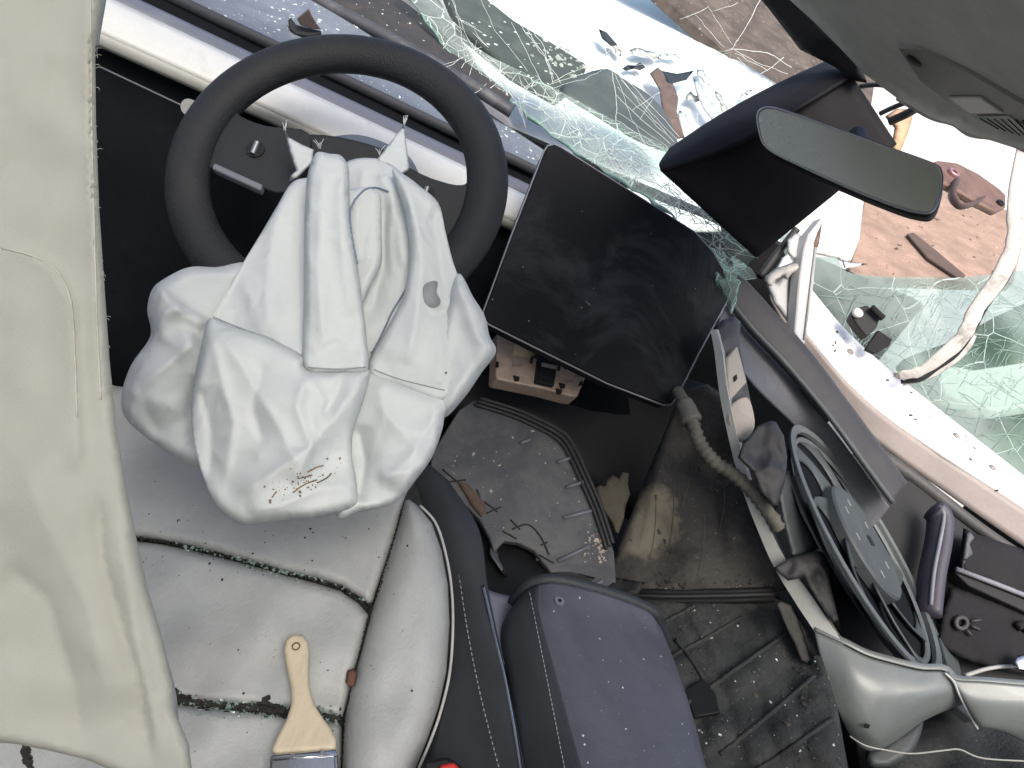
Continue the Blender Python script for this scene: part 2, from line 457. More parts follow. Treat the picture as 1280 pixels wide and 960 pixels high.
M['crumb_green'] = surface('green_glass_crumb', (.20, .28, .25), .2, var=.4, vscale=300, bump=0, spec=.8)
M['wheel'] = surface('black_rim_leather', (.018, .020, .023), .58, spec=.28, var=.15, vscale=12, bump=.5, bscale=420, dust=(.034, .032, .030), dscale=6, dlo=.5, dhi=.85)
M['spoke'] = surface('grey_plastic', (.020, .022, .025), .55, var=.1, bump=.15, spec=.3, dust=(.038, .038, .038), dscale=8)
M['steel'] = surface('satin_metal', (.35, .36, .38), .28, metal=.9, var=.1, bump=.05)
M['dash'] = surface('dash_pad', (.10, .12, .15), .72, var=.12, vscale=10, bump=.3, bscale=600, dust=(.17, .19, .215), dscale=14, dlo=.5, dhi=.85, speck=(.5, .55, .55), sscale=170, slim=.035)
M['dashedge'] = surface('dash_edge', (.15, .155, .18), .6, var=.1, bump=.15, dust=(.25, .26, .28), dscale=9, dlo=.55, dhi=.9)
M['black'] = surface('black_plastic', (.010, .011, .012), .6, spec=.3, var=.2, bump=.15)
M['blackmatt'] = surface('black_matt', (.012, .012, .014), .8, spec=.2, var=.25, bump=.3, bscale=300, dust=(.022, .022, .020), dscale=7, dlo=.5, dhi=.9)
M['whitetrim'] = surface('white_trim', (.66, .66, .62), .38, var=.05, vscale=20, bump=.04, dust=(.5, .5, .46), dscale=20, dlo=.55, dhi=.85)
M['lip'] = surface('cream_lip', (.42, .42, .38), .5, var=.06, bump=.05)
M['screen'] = surface('screen_glass', (.006, .007, .009), .48, var=.2, vscale=5, bump=.02, dust=(.07, .075, .08), dscale=7, dlo=.5, dhi=.95, spec=.12, speck=(.2, .2, .2), sscale=45, slim=.035)
M['panel'] = surface('grey_undertray', (.065, .07, .08), .7, var=.2, vscale=9, bump=.3, bscale=200, dust=(.15, .15, .14), dscale=9, dlo=.45, dhi=.8, spread=.2, sub2=((.2, .2, .19), 360, .68, .73))
M['dusty'] = surface('dusty_liner', (.022, .022, .022), .85, var=.3, vscale=10, bump=.5, bscale=160, dust=(.11, .10, .084), dscale=9, dlo=.42, dhi=.78, spread=.5, sub2=((.14, .13, .11), 300, .66, .72))
M['tan'] = surface('tan_torn_board', (.07, .062, .046), .9, var=.25, vscale=25, bump=.5, bscale=150, dust=(.07, .065, .05), dscale=16, dlo=.5, dhi=.8)
M['feltdark'] = surface('dark_felt', (.03, .033, .033), .95, var=.35, vscale=14, bump=.6, bscale=300, dust=(.085, .085, .075), dscale=9, dlo=.5, dhi=.85, sub2=((.17, .17, .15), 330, .66, .72), spread=.4)
M['armrest'] = surface('armrest_vinyl', (.068, .072, .094), .58, var=.12, vscale=6, bump=.25, bscale=600, dust=(.115, .12, .135), dscale=4, dlo=.48, dhi=.85, sub2=((.26, .27, .29), 420, .70, .74))
M['vinyl'] = surface('dark_vinyl', (.028, .032, .038), .6, var=.15, bump=.25, bscale=500, dust=(.05, .052, .055), dscale=5, dlo=.5, dhi=.85)
M['thread'] = surface('grey_thread', (.28, .29, .29), .8, bump=0)
M['chrome'] = surface('chrome', (.62, .63, .65), .14, metal=1, var=.08, bump=.03)
M['wood'] = surface('pale_wood', (.52, .45, .33), .55, var=.1, vscale=30, bump=.1, bscale=200, streak=(4, 1, 1), dust=(.38, .32, .23), dscale=22, dlo=.55, dhi=.9)
M['silver'] = surface('silver_trim', (.19, .21, .205), .36, metal=.12, var=.08, bump=.04, dust=(.15, .15, .14), dscale=7, dlo=.5, dhi=.9, coat=.2)
M['creamtrim'] = surface('cream_trim', (.52, .53, .49), .4, var=.06, bump=.05, dust=(.3, .3, .27), dscale=12, dlo=.55, dhi=.85)
M['whitebody'] = surface('white_car_paint', (.80, .80, .79), .32, var=.04, bump=.04, dust=(.45, .40, .34), dscale=10, dlo=.6, dhi=.85, coat=.3, speck=(.2, .15, .1), sscale=60, slim=.06)
M['primer'] = surface('beige_primer', (.22, .195, .185), .6, var=.1, bump=.1, dust=(.25, .22, .2), dscale=14, dlo=.5, dhi=.8, speck=(.15, .13, .12), sscale=120, slim=.07)
M['fan'] = surface('fan_grey_plastic', (.055, .066, .068), .48, var=.15, vscale=12, bump=.12, dust=(.09, .095, .092), dscale=9, dlo=.5, dhi=.85)
M['fanring'] = surface('fan_ring_plastic', (.10, .115, .115), .45, var=.15, vscale=12, bump=.1, dust=(.16, .16, .15), dscale=9, dlo=.5, dhi=.85)
M['fandark'] = surface('fan_frame_plastic', (.028, .028, .030), .6, var=.2, bump=.2, dust=(.06, .057, .05), dscale=10, dlo=.5, dhi=.85)
M['headliner'] = surface('headliner_cloth', (.38, .40, .38), .95, var=.08, vscale=30, bump=.35, bscale=900, spec=.1)
M['visorgrey'] = surface('light_grey_plastic', (.30, .31, .30), .5, var=.05, bump=.05)
M['mirror'] = surface('mirror_glass', (.50, .50, .41), .25, metal=.45, var=.04, vscale=6, bump=0)  # olive base colour paints in the reflection of the cabin
M['cover'] = surface('black_cover', (.010, .010, .012), .62, var=.2, bump=.12, bscale=400, dust=(.022, .022, .025), dscale=6, dlo=.5, dhi=.9, spec=.08)
M['rust'] = surface('rusty_brown_steel', (.10, .058, .045), .6, var=.3, vscale=30, bump=.3, dust=(.16, .11, .08), dscale=18)
M['ply'] = surface('brown_board', (.22, .155, .122), .85, var=.28, vscale=14, bump=.5, bscale=60, streak=(1, 1, 4), dust=(.16, .112, .086), dscale=5, dlo=.5, dhi=.8, sub2=((.04, .025, .02), 38, .66, .70), speck=(.32, .26, .2), sscale=50, slim=.10)
M['rustwall'] = surface('weathered_brown', (.05, .04, .033), .9, var=.4, vscale=9, bump=.6, bscale=50, dust=(.10, .085, .07), dscale=7, dlo=.45, dhi=.7, speck=(.2, .18, .155), sscale=28, slim=.12)
M['pcb'] = surface('pinkish_metal', (.46, .36, .29), .5, metal=.25, var=.1, bump=.1, dust=(.3, .23, .18), dscale=30)
M['paper'] = surface('yellowed_label', (.52, .42, .28), .8, var=.05, bump=0)
M['greytrim'] = surface('grey_trim', (.42, .43, .44), .5, var=.06, bump=.06, dust=(.28, .28, .27), dscale=16, dlo=.55, dhi=.9)
M['seal'] = surface('grimy_white_seal', (.40, .39, .37), .6, var=.15, vscale=30, bump=.3, dust=(.13, .12, .11), dscale=25, dlo=.5, dhi=.7)
M['hose'] = surface('dusty_hose', (.10, .095, .08), .75, var=.2, vscale=40, bump=.3, dust=(.2, .19, .15), dscale=30, dlo=.45, dhi=.8)
M['red'] = surface('red_plastic', (.55, .03, .025), .4, bump=.03)
M['dirt'] = surface('pale_concrete', (.42, .41, .39), .95, var=.25, vscale=3, bump=.8, bscale=25, dust=(.5, .49, .47), dscale=1.3, dlo=.45, dhi=.8)
M['glass'] = glass('windshield_glass', (.86, .95, .92), gloss=.05)
M['crazed'] = glass('crazed_windshield', (.82, .92, .89), crack=(.55, .66, .62), cscale=24, cw=.012, haze=.55, hazecol=(.62, .78, .73), gloss=.06)
M['sideglass'] = glass('crazed_side_glass', (.42, .53, .54), crack=(.5, .62, .58), cscale=9, cw=.004, haze=.5, hazecol=(.42, .54, .56), gloss=.08, patch=(.3, .6), octaves=1)
M['roofglass'] = glass('tinted_roof_glass', (.36, .37, .37), gloss=.02)
M['glassedge'] = surface('glass_edge', (.22, .34, .31), .2, var=.4, vscale=60, bump=.2, trans=.4)
M['crack'] = surface('fracture_line', (.62, .66, .64), .5, var=.1, bump=0, trans=.3)
M['fibre'] = surface('grass_green', (.07, .11, .07), .9, var=.2, vscale=12)
# ================================================================== SETTING
G = 60.0
mobj('ground', [(-400, -400, 0), (400, -400, 0), (400, 900, 0), (-400, 900, 0)], [(0, 1, 2, 3)], M['dirt'], kind='structure', smooth=False)

# ================================================================== CAR SHELL
shell = thing('car_body', 'wrecked white car body with torn passenger side and dark floor pan', 'car body')
# floor pan and firewall close the footwell
FL = .33
mobj('floor_pan', [(-1.0, -.9, FL), (1.3, -.9, FL), (1.3, 1.75, FL), (-1.0, 1.75, FL)], [(0, 1, 2, 3)], M['blackmatt'], shell, smooth=False, solid=.02)
mobj('firewall', [(-1.0, 1.62, FL), (.72, 1.62, FL), (.72, 1.55, .86), (-1.0, 1.55, .86)], [(0, 1, 2, 3)], M['blackmatt'], shell, smooth=False, solid=.02, face_cam=True)
M['rust_dark'] = surface('dark_scab', (.06, .045, .035), .9, var=.4)
ROOF = surface('inner_shell', (.22, .22, .21), .9)
tube('roof_rail', [Vector((-.80, -1.5, 1.36)), Vector((-.80, -.2, 1.40)), Vector((-.80, .6, 1.33)), Vector((-.80, 1.5, 1.0))], .03, M['whitebody'], shell, seg=10)
mobj('unseen_glass_roof', [(-.80, -1.5, 1.36), (1.04, -1.5, 1.36), (1.04, .25, 1.37), (.36, .92, 1.36), (-.80, .98, 1.36)], [(0, 1, 2, 3, 4)], M['roofglass'], shell, smooth=False)  # added unseen; its tint dims the cabin, cut corner keeps the cross-member sunlit
box_between('added_door_wall', [Vector(p) for p in ((1.04, .21, .33), (1.09, .21, .33), (1.09, 1.5, .33), (1.04, 1.5, .33), (1.04, .21, .76), (1.09, .21, .76), (1.09, 1.5, .56), (1.04, 1.5, .56))], M['blackmatt'], shell, bevel=.01)  # low wall added to darken the passenger side
box_between('unseen_left_door', [Vector(p) for p in ((-.84, -1.5, .33), (-.78, -1.5, .33), (-.78, 1.5, .33), (-.84, 1.5, .33), (-.84, -1.5, .98), (-.78, -1.5, .98), (-.78, 1.5, .98), (-.84, 1.5, .98))], ROOF, shell, bevel=.01)  # unseen left side, added to hold back daylight
box_between('left_light_block', [Vector(p) for p in ((-.84, -1.5, .985), (-.78, -1.5, .985), (-.78, -.3, .985), (-.84, -.3, .985), (-.84, -1.5, 1.325), (-.78, -1.5, 1.325), (-.78, -.3, 1.325), (-.84, -.3, 1.325))], ROOF, shell, bevel=.01)  # unseen block over the left rear window, added to keep light out
box_between('unseen_seat_back', [Vector(p) for p in ((-.77, -1.35, .36), (1.0, -1.35, .36), (1.0, -1.15, .36), (-.77, -1.15, .36), (-.77, -1.5, 1.15), (1.0, -1.5, 1.15), (1.0, -1.35, 1.15), (-.77, -1.35, 1.15))], M['leather'], shell, bevel=.04)  # out of view; added to close off light from behind
box_between('unseen_right_wall', [Vector(p) for p in ((1.03, -1.5, .33), (1.09, -1.5, .33), (1.09, .205, .33), (1.03, .205, .33), (1.03, -1.5, 1.32), (1.09, -1.5, 1.32), (1.09, .205, 1.32), (1.03, .205, 1.32))], ROOF, shell, bevel=.01)  # windowless wall out of view, added to shade the right rear
# the crushed cross-member on the passenger side: bright top face, beige primer inner face
bt = [(985, 318, 1.34), (1015, 362, 1.34), (1070, 425, 1.32), (1150, 492, 1.30), (1290, 602, 1.26), (1480, 752, 1.20)]
bm_ = [(965, 352, 1.27), (1005, 412, 1.27), (1060, 478, 1.25), (1128, 535, 1.23), (1290, 642, 1.19), (1480, 775, 1.13)]
bl = [(960, 372, 1.28), (1000, 440, 1.28), (1055, 515, 1.26), (1100, 556, 1.24), (1210, 630, 1.21), (1290, 690, 1.19), (1480, 815, 1.13)]
bl = [bl[i] for i in (0, 1, 2, 3, 5, 6)]
beam = loft('cross_member', [bt, bm_], M['whitebody'], shell, k=8, kc=5, solid=.012, disp=lambda v, a, b: .012 * math.sin(a * 3.14) + .004 * noise.noise(v * 14))
loft('cross_member_flange', [[(p[0], p[1] + 1, p[2] + .001) for p in bm_], bl], M['primer'], shell, k=8, kc=4, solid=.01, wob=.004)
rg = random.Random(2); pc = []
for _ in range(60):
    x = rg.uniform(1020, 1280); y = 395 + (x - 1020) * .86 + rg.uniform(-12, 24); p, n = hit(beam, x, y)
    if p is not None: pc.append(grain(rg, p, rg.choice((.0006, .001, .0014, .0028)), n))
V, F = merge(pc); mobj('paint_chips', V, F, M['rust_dark'], shell, kind='stuff', smooth=False)
for q in ((1195, 545), (1240, 585), (1120, 470), (1062, 440)):
    p, n = hit(beam, *q)
    if p is not None: V, F = tube_geo([p - n * .002, p + n * .0025], .006, 10); mobj('rivet', V, F, M['primer'], shell)

# ================================================================== OUTSIDE, THROUGH THE WINDSHIELD
hp = Plane((600, 0, 2.6), (1000, 200, 2.1), (760, 190, 1.72))
hood = thing('hood', 'crumpled white car hood lit bright beyond the broken windshield', 'hood')
pillow('hood_skin', [(440, -260), (760, -200), (835, 0), (905, 62), (985, 115), (1060, 185), (1010, 260), (860, 290), (700, 230), (600, 90)], hp, M['whitebody'],
       rim=40, puff=.05, back=.05, step=9, parent=hood, strokes=[([(740, 25), (800, 85), (842, 130), (856, 190)], -.09, 16, 30), ([(870, 95), (905, 150), (930, 190)], -.06, 10, 14),
       ([(690, -20), (770, 40), (900, 110)], .04, 60, 60), ([(800, 110), (880, 90)], -.05, 10, 10)], crease=(4, 26, 40, .03))
rg = random.Random(61); hu = Plane((600, 0, 2.45), (1000, 200, 2.0), (760, 190, 1.64))
for i_, (x, y, l, a, wd) in enumerate(((880, 96, 26, .9, 6), (902, 128, 34, 1.1, 5), (922, 140, 22, .4, 5), (806, 66, 40, .25, 7), (792, 84, 30, -.1, 5), (852, 152, 30, 1.5, 8), (932, 118, 20, -.7, 4), (866, 122, 18, .2, 6), (836, 70, 28, .1, 4), (770, 60, 24, .9, 5), (900, 160, 24, .2, 6), (880, 176, 26, -.3, 6))):
    ca, sa = math.cos(a), math.sin(a); ol = []
    for t, w in ((-1, .2), (-.6, .9), (0, .6), (.5, 1.1), (1, .3), (.6, -.8), (.1, -.5), (-.5, -1)):
        u, v = t * l / 2, w * wd * rg.uniform(.6, 1.3); ol.append((x + u * ca - v * sa, y + u * sa + v * ca))
    pillow('torn_edge', ol, hu, M[('greytrim', 'seal', 'whitebody', 'seal', 'spoke', 'greytrim')[i_ % 6]], rim=3, puff=.01, back=.02, step=3, facet=((i_, 9, .014, 1.2),), parent=hood, smooth_edge=False)
# torn hinge pieces lying on the hood
def scrap(name, label, cat, pts, plane, mat, thick=.02, seed=1):
    return pillow(name, pts, plane, mat, rim=3, puff=.008, back=thick, step=3, smooth_edge=False, facet=((seed, 10, .016, 1.3),), label=label, cat=cat)
up = Plane((600, 0, 2.35), (1000, 200, 1.95), (760, 190, 1.60))
scrap('hinge_bracket', 'bent rusty hinge bracket lying on the white hood', 'bracket', [(822, 84), (838, 96), (848, 122), (846, 140), (856, 172), (838, 176), (828, 140), (824, 112), (812, 92)], up, M['rust'], .03, 2)
scrap('torn_hinge', 'grey torn hinge arm lying across the white hood', 'bracket', [(866, 96), (874, 104), (890, 130), (906, 152), (898, 160), (880, 138), (870, 116)], up, M['greytrim'], .03, 5)
scrap('grey_flap', 'small grey metal flap sticking up from the hood crease', 'scrap', [(748, 36), (758, 40), (772, 56), (764, 58), (752, 48)], up, M['spoke'], .02, 6)
scrap('gap_shade', 'dark piece standing in for the shaded gap between the hinge bracket and the hinge arm', 'scrap', [(826, 88), (846, 92), (868, 88), (858, 100), (842, 104), (838, 112)], up, M['spoke'], .02, 9)  # dark piece put in for the shadow of a hood gap
# cowl at the foot of the glass
cpl = Plane((600, 0, 1.75), (700, 140, 1.42), (840, 160, 1.55))
cowl = thing('cowl_panel', 'charcoal plastic cowl with pale dust flakes at foot of windshield', 'cowl panel')
slab('cowl_skin', [(545, -40), (600, -10), (645, 26), (690, 52), (735, 80), (728, 96), (700, 118), (640, 84), (575, 30)], cpl, .03, surface('cowl_plastic', (.05, .052, .05), .75, var=.2, bump=.3, dust=(.10, .10, .09), dscale=12, speck=(.6, .6, .58), sscale=40, slim=.16), cowl, bevel=.008)
rg = random.Random(5); pc = []
for _ in range(46):
    q = (rg.gauss(700, 16), rg.gauss(72, 10)); q = (q[0], q[1] + (q[0] - 700) * .5)
    pc.append(grain(rg, cpl.at(q[0], q[1], .001), rg.uniform(.002, .006), cpl.n))
V, F = merge(pc); mobj('dust_flakes', V, F, M['seal'], cowl, kind='stuff', smooth=False)
wp = Plane((750, 90, 1.62), (840, 165, 1.60), (720, 150, 1.42))
pillow('wiper_cover', [(700, 112), (752, 86), (782, 100), (815, 122), (838, 152), (846, 190), (800, 178), (745, 146)], wp, surface('charcoal_cover', (.06, .062, .066), .7, var=.15, bump=.2, dust=(.11, .11, .11), dscale=9),
       rim=12, puff=.02, back=.05, step=6, label='smooth charcoal cover beyond the windshield, next to the dusty cowl', cat='cover')
# brown weathered boards beyond
bp1 = Plane((790, -20, 3.0), (1040, 140, 3.1), (900, 120, 2.7))
slab('brown_board', [(770, -60), (1020, -60), (1100, 60), (1080, 200), (1000, 190), (905, 62), (835, 0)], bp1, .05, M['rustwall'], bevel=.006, group='brown boards outside', label='weathered brown board behind the white hood, seen through cracked windshield', cat='board')
bp2 = Plane((1078, 250, 2.2), (1262, 180, 2.5), (1160, 345, 2.0))
slab('brown_board', [(1086, 215), (1140, 226), (1200, 242), (1272, 266), (1280, 300), (1268, 352), (1060, 345), (1072, 292)], bp2, .04, M['ply'], bevel=.005, group='brown boards outside', label='speckled brown board standing outside, beneath the rearview mirror', cat='board')
slab('fallen_lath', [(1134, 292), (1142, 290), (1170, 312), (1208, 344), (1196, 346), (1160, 322)], Offset(bp2, .012), .010, surface('dark_lath', (.07, .05, .042), .9, var=.25), bevel=.003, label='dark narrow lath lying across the speckled brown board', cat='lath')
# the car's own rusty bracket, hung from the broken roof edge
rb = thing('roof_bracket', 'brown metal bracket with bolt hole hanging from torn roof edge', 'bracket')
rp = Plane((1165, 212, 1.45), (1255, 250, 1.5), (1210, 262, 1.4))
slab('arm', [(1157, 206), (1172, 200), (1196, 203), (1222, 216), (1250, 236), (1258, 244), (1258, 258), (1246, 264), (1222, 252), (1198, 238), (1176, 226), (1164, 222)], rp, .015, M['rust'], rb, bevel=.004)
tube('hook', [rp.at(x, y, .004) for x, y in smooth_line([(1192, 230), (1188, 246), (1198, 259), (1214, 257), (1228, 248)], 5)], [.011, .0105, .010, .010, .010, .010, .0095, .0095, .009, .009, .009, .0085, .008, .008, .0075, .007, .0065, .006, .0055, .005, .004], surface('dark_hook', (.05, .032, .027), .6, var=.3), rb, seg=10, flat=.6)
def disc(name, px, py, plane, r, h, mat, parent, seg=20, hole=0):
    c = plane.at(px, py); a = plane.n.orthogonal().normalized(); b = plane.n.cross(a); V = []; F = []
    rings = [(r, 0), (r, h * .8), (r * .88, h)] + ([(hole, h), (hole, -.002)] if hole else [])
    for rr_, hh in rings:
        for k in range(seg):
            w = 2 * math.pi * k / seg; V.append(c + a * math.cos(w) * rr_ + b * math.sin(w) * rr_ + plane.n * hh)
    for i in range(len(rings) - 1):
        for k in range(seg): F.append((i * seg + k, i * seg + (k + 1) % seg, (i + 1) * seg + (k + 1) % seg, (i + 1) * seg + k))
    F.append(tuple(range((len(rings) - 1) * seg, len(rings) * seg)))
    return mobj(name, V, F, mat, parent, auto=40)
disc('bolt', 1190, 218, rp, .012, .008, surface('pinkish_bolt', (.30, .16, .17), .4, metal=.5), rb, hole=.006)
disc('bolt', 1249, 255, rp, .008, .006, M['black'], rb, hole=.004)
# pale panel and greenery beyond the side glass
gp = Plane((1140, 440, 2.1), (1300, 440, 2.2), (1200, 560, 1.8))
slab('scrap_sheet', [(1170, 452), (1215, 462), (1330, 445), (1330, 500), (1240, 512), (1180, 492)], gp, .04, surface('pale_green_panel', (.55, .60, .50), .6), bevel=.006, label='pale panel lying outside behind the shattered side glass', cat='panel')
pillow('dark_bush', [(1120, 470), (1180, 430), (1340, 380), (1340, 640), (1220, 570)], Plane((1140, 440, 2.5), (1300, 440, 2.6), (1200, 560, 2.2)), M['fibre'], rim=30, puff=.1, back=.2, step=9, facet=((8, 26, .06, 1.2),),
       label='dark green growth on the ground outside the shattered side glass', cat='bush')

# ================================================================== DASHBOARD
dash = thing('dashboard', 'blue-grey dashboard with bright white trim strip, littered with glass crumbs', 'dashboard')
def line(pts): return pts
# lines run from the door end (left) to behind the screen (right)
def lerp_line(pl, pr, n=5, bow=0.0):
    out = []
    for i in range(n):
        t = i / (n - 1); a, b = pl, pr
        # straight in space: interpolate in 1/d
        pa, pb = U(*pl), U(*pr); p = pa.lerp(pb, t); v = p - EYE; d = v.dot(FWD)
        out.append((CX + FPX * v.dot(RGT) / d, CY - FPX * v.dot(UPV) / d, d))
    return out
def strip(name, tl, tr, bl_, br, mat, k=5, bow=0.0, mids=4, **kw):
    A = lerp_line(tl, tr); B = lerp_line(bl_, br)
    rows = []
    for q in range(mids + 1):
        t = q / mids
        rows.append([(a[0] + (b[0] - a[0]) * t, a[1] + (b[1] - a[1]) * t, a[2] + (b[2] - a[2]) * t - bow * math.sin(math.pi * t)) for a, b in zip(A, B)])
    return loft(name, rows, mat, dash, k=k, **kw)
# white strip (bulging), cream lip below it, violet-grey edge above, dark slot, pad
strip('white_strip', (98, -22, .93), (770, 297, 1.13), (95, 26, .895), (770, 334, 1.10), M['whitetrim'], bow=.008, mids=6, solid=.012)
strip('trim_lip', (95, 27, .896), (770, 335, 1.102), (95, 46, .905), (770, 347, 1.115), M['lip'], bow=.003, solid=.01)
strip('dash_edge', (98, -37, .985), (770, 282, 1.175), (98, -23, .945), (770, 296, 1.145), M['dashedge'], bow=.004, solid=.01)
strip('air_slot', (98, -62, 1.06), (770, 258, 1.23), (98, -34, 1.03), (770, 286, 1.22), M['knee'], solid=.01)  # inner shade of the vent put in as near-black
padL = [[(80, -190), (200, -112), (360, -24), (470, 38), (575, 116), (690, 194), (800, 262)],
        [(85, -150), (205, -80), (360, -4), (470, 60), (580, 134), (690, 206), (800, 272)],
        [(90, -110), (215, -45), (360, 30), (470, 86), (590, 158), (690, 216), (800, 276)],
        [(98, -60), (225, 1), (360, 65), (470, 118), (600, 180), (700, 228), (800, 277)]]
padD = [[1.42, 1.43, 1.44, 1.43, 1.40, 1.36, 1.31], [1.30, 1.31, 1.33, 1.33, 1.33, 1.31, 1.29], [1.18, 1.19, 1.21, 1.23, 1.25, 1.26, 1.27], [1.055, 1.08, 1.11, 1.14, 1.17, 1.20, 1.23]]
pad = loft('upper_pad', [[(a, b, d) for (a, b), d in zip(l, dd)] for l, dd in zip(padL, padD)], M['dash'], dash, k=8, kc=6, solid=.015)
tube('pad_lip', [U(x, y + 1, d - .004) for (x, y), d in zip(smooth_line(padL[3], 4), [p[0] for p in smooth_line([(v,) for v in padD[3]], 4)])], .009, surface('lip_plastic', (.03, .033, .04), .7, var=.15, bump=.2), dash, seg=10, flat=.8)
# raised ridge along the base of the windshield, and the black trench behind it
ridge = [(330, -40, 1.40), (400, 2, 1.40), (450, 28, 1.39), (500, 55, 1.375), (550, 84, 1.36), (600, 114, 1.35), (640, 140, 1.36)]
tube('ridge', [U(*p) for p in smooth_line(ridge, 5)], .012, surface('ridge_plastic', (.028, .031, .037), .6, var=.15, bump=.2, dust=(.1, .105, .11), dscale=16), dash, seg=12, flat=1.3)
tr_ = loft('defrost_trench', [[(380, -60, 1.60), (480, -14, 1.58), (540, 30, 1.55), (580, 70, 1.5), (640, 120, 1.44)], [(370, -22, 1.46), (440, 16, 1.44), (500, 48, 1.42), (550, 78, 1.40), (630, 132, 1.36)]],
     surface('trench_plastic', (.016, .017, .018), .8, var=.3, bump=.4, dust=(.05, .036, .026), dscale=18, dlo=.5, dhi=.8), dash, k=6, kc=4, solid=.01)
# knee panel and steering-column tunnel below the strip: near-black paints the shaded void
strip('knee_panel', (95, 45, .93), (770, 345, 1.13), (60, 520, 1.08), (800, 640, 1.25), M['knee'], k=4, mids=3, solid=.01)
tube('panel_seam', [U(*p) for p in lerp_line((126, 84, .925), (300, 166, .965), 6)], .0012, M['dashedge'], dash, seg=6)
# glass crumbs
rg = random.Random(11); pc = []
while len(pc) < 520:
    u = rg.random(); px = rg.uniform(200, 690)
    c = 0.482 * (px - 98) - 95; py = c + rg.uniform(-60, 60) + (20 if px > 480 else 0)
    if rg.random() > (.25 if px < 330 else .9 if px > 560 else .55): continue
    p, n = hit(pad, px, py)
    if p is None: continue
    pc.append(grain(rg, p, rg.choice((.0007, .0009, .0012, .0015, .0024)), n))
k = 0
while k < 70:
    px = rg.uniform(440, 570); py = rg.uniform(0, 90); p, n = hit(tr_, px, py)
    if p is None: k += 1; continue
    pc.append(grain(rg, p, rg.uniform(.0008, .0018), n)); k += 1
V, F = merge(pc)
mobj('glass_crumbs', V, F, M['crumb'], dash, kind='stuff', smooth=False)
# torn black clip lying on the pad
clip = thing('broken_clip', 'torn black plastic clip lying among glass crumbs on dashboard', 'clip')
cpn = Plane((360, 40, 1.18), (400, 44, 1.19), (380, 15, 1.2))
slab('clip_base', [(360, 24), (364, 21), (370, 30), (384, 34), (402, 38), (400, 42), (384, 44), (368, 42), (362, 36)], cpn, .02, M['black'], clip, bevel=.002)
slab('clip_flap', [(371, 24), (378, 18), (386, 11), (390, 20), (396, 30), (401, 37), (388, 36), (376, 32)], Plane((371, 26, 1.17), (400, 36, 1.185), (386, 12, 1.165)), .006, surface('brownish_flap', (.05, .036, .032), .5), clip, bevel=.0015)

# ================================================================== STEERING WHEEL
sw = thing('steering_wheel', 'black steering wheel with limp white airbag hanging from its hub', 'steering wheel')
WC = U(426, 221, .835); tilt = math.radians(18); ax_x = (RGT * math.cos(math.radians(14)) - UPV * math.sin(math.radians(14)))
up_i = (UPV * math.cos(math.radians(14)) + RGT * math.sin(math.radians(14)))
ax_y = (up_i * math.cos(tilt) + FWD * math.sin(tilt)).normalized(); WN = ax_x.cross(ax_y).normalized()
if WN.dot(EYE - WC) < 0: WN = -WN
def W(x, y, z=0.0): return WC + ax_x * x + ax_y * y + WN * z
R0 = .1675
rim_pts = []; V = []; F = []; NS, NK = 96, 18
for i in range(NS):
    w = 2 * math.pi * i / NS; rad = ax_x * math.cos(w) + ax_y * math.sin(w)
    low = max(0, math.sin(-w)) ** 2
    for k2 in range(NK):
        a = 2 * math.pi * k2 / NK
        V.append(WC + rad * (R0 + .0240 * math.cos(a)) + WN * (.019 * math.sin(a) + .004))
for i in range(NS):
    for k2 in range(NK): F.append((i * NK + k2, ((i + 1) % NS) * NK + k2, ((i + 1) % NS) * NK + (k2 + 1) % NK, i * NK + (k2 + 1) % NK))
mobj('rim', V, F, M['wheel'], sw)
def wslab(name, pts, z, thick, mat, parent=sw, bevel=.006, seg=3, k=4, **kw):
    P = smooth_line(pts, k, True) if k else pts
    top = [W(x, y, z) for x, y in P]; bot = [W(x, y, z - thick) for x, y in P]; n = len(P)
    F = [tuple(range(n)), tuple(range(2 * n - 1, n - 1, -1))] + [(i, n + i, n + (i + 1) % n, (i + 1) % n) for i in range(n)]
    o = mobj(name, top + bot, F, mat, parent, bevel=bevel, seg=seg, **kw)
    bm = bmesh.new(); bm.from_mesh(o.data); bmesh.ops.recalc_face_normals(bm, faces=bm.faces); bm.to_mesh(o.data); bm.free()
    return o
spL = wslab('spoke', [(-.156, .078), (-.138, .046), (-.10, .038), (-.05, .042), (-.04, -.02), (-.06, -.042), (-.10, -.034), (-.138, -.030), (-.156, -.052)], .006, .022, M['spoke'])
spR = wslab('spoke', [(.156, .055), (.138, .026), (.10, .024), (.05, .03), (.04, -.03), (.07, -.08), (.11, -.085), (.138, -.088), (.156, -.11)], .006, .022, M['spoke'])
wslab('hub', [(-.066, .045), (0, .058), (.066, .045), (.072, 0), (.055, -.045), (0, -.055), (-.055, -.045), (-.072, 0)], -.006, .04, M['spoke'])
wslab('hub_seam', [(-.07, .03), (-.066, .035), (-.072, 0), (-.066, -.03), (-.07, -.03), (-.077, 0)], -.0042, .002, M['black'], bevel=0)
wslab('lower_bar', [(-.135, -.028), (-.075, -.040), (-.075, -.048), (-.135, -.036)], .012, .012, M['dashedge'], k=0, bevel=.002)
def scroll(x, y):
    c = W(x, y, .006); V, F = tube_geo([c - WN * .002, c + WN * .002], .0105, 24); o = mobj('scroll_button', V, F, M['black'], sw, auto=40)
    V, F = tube_geo([W(x, y - .008, .0085), W(x, y + .008, .0085)], [.0042, .0042], 14, flat=.9); mobj('roller', V, F, M['steel'], o, auto=40)
scroll(-.1, .0035); scroll(.1, .0)
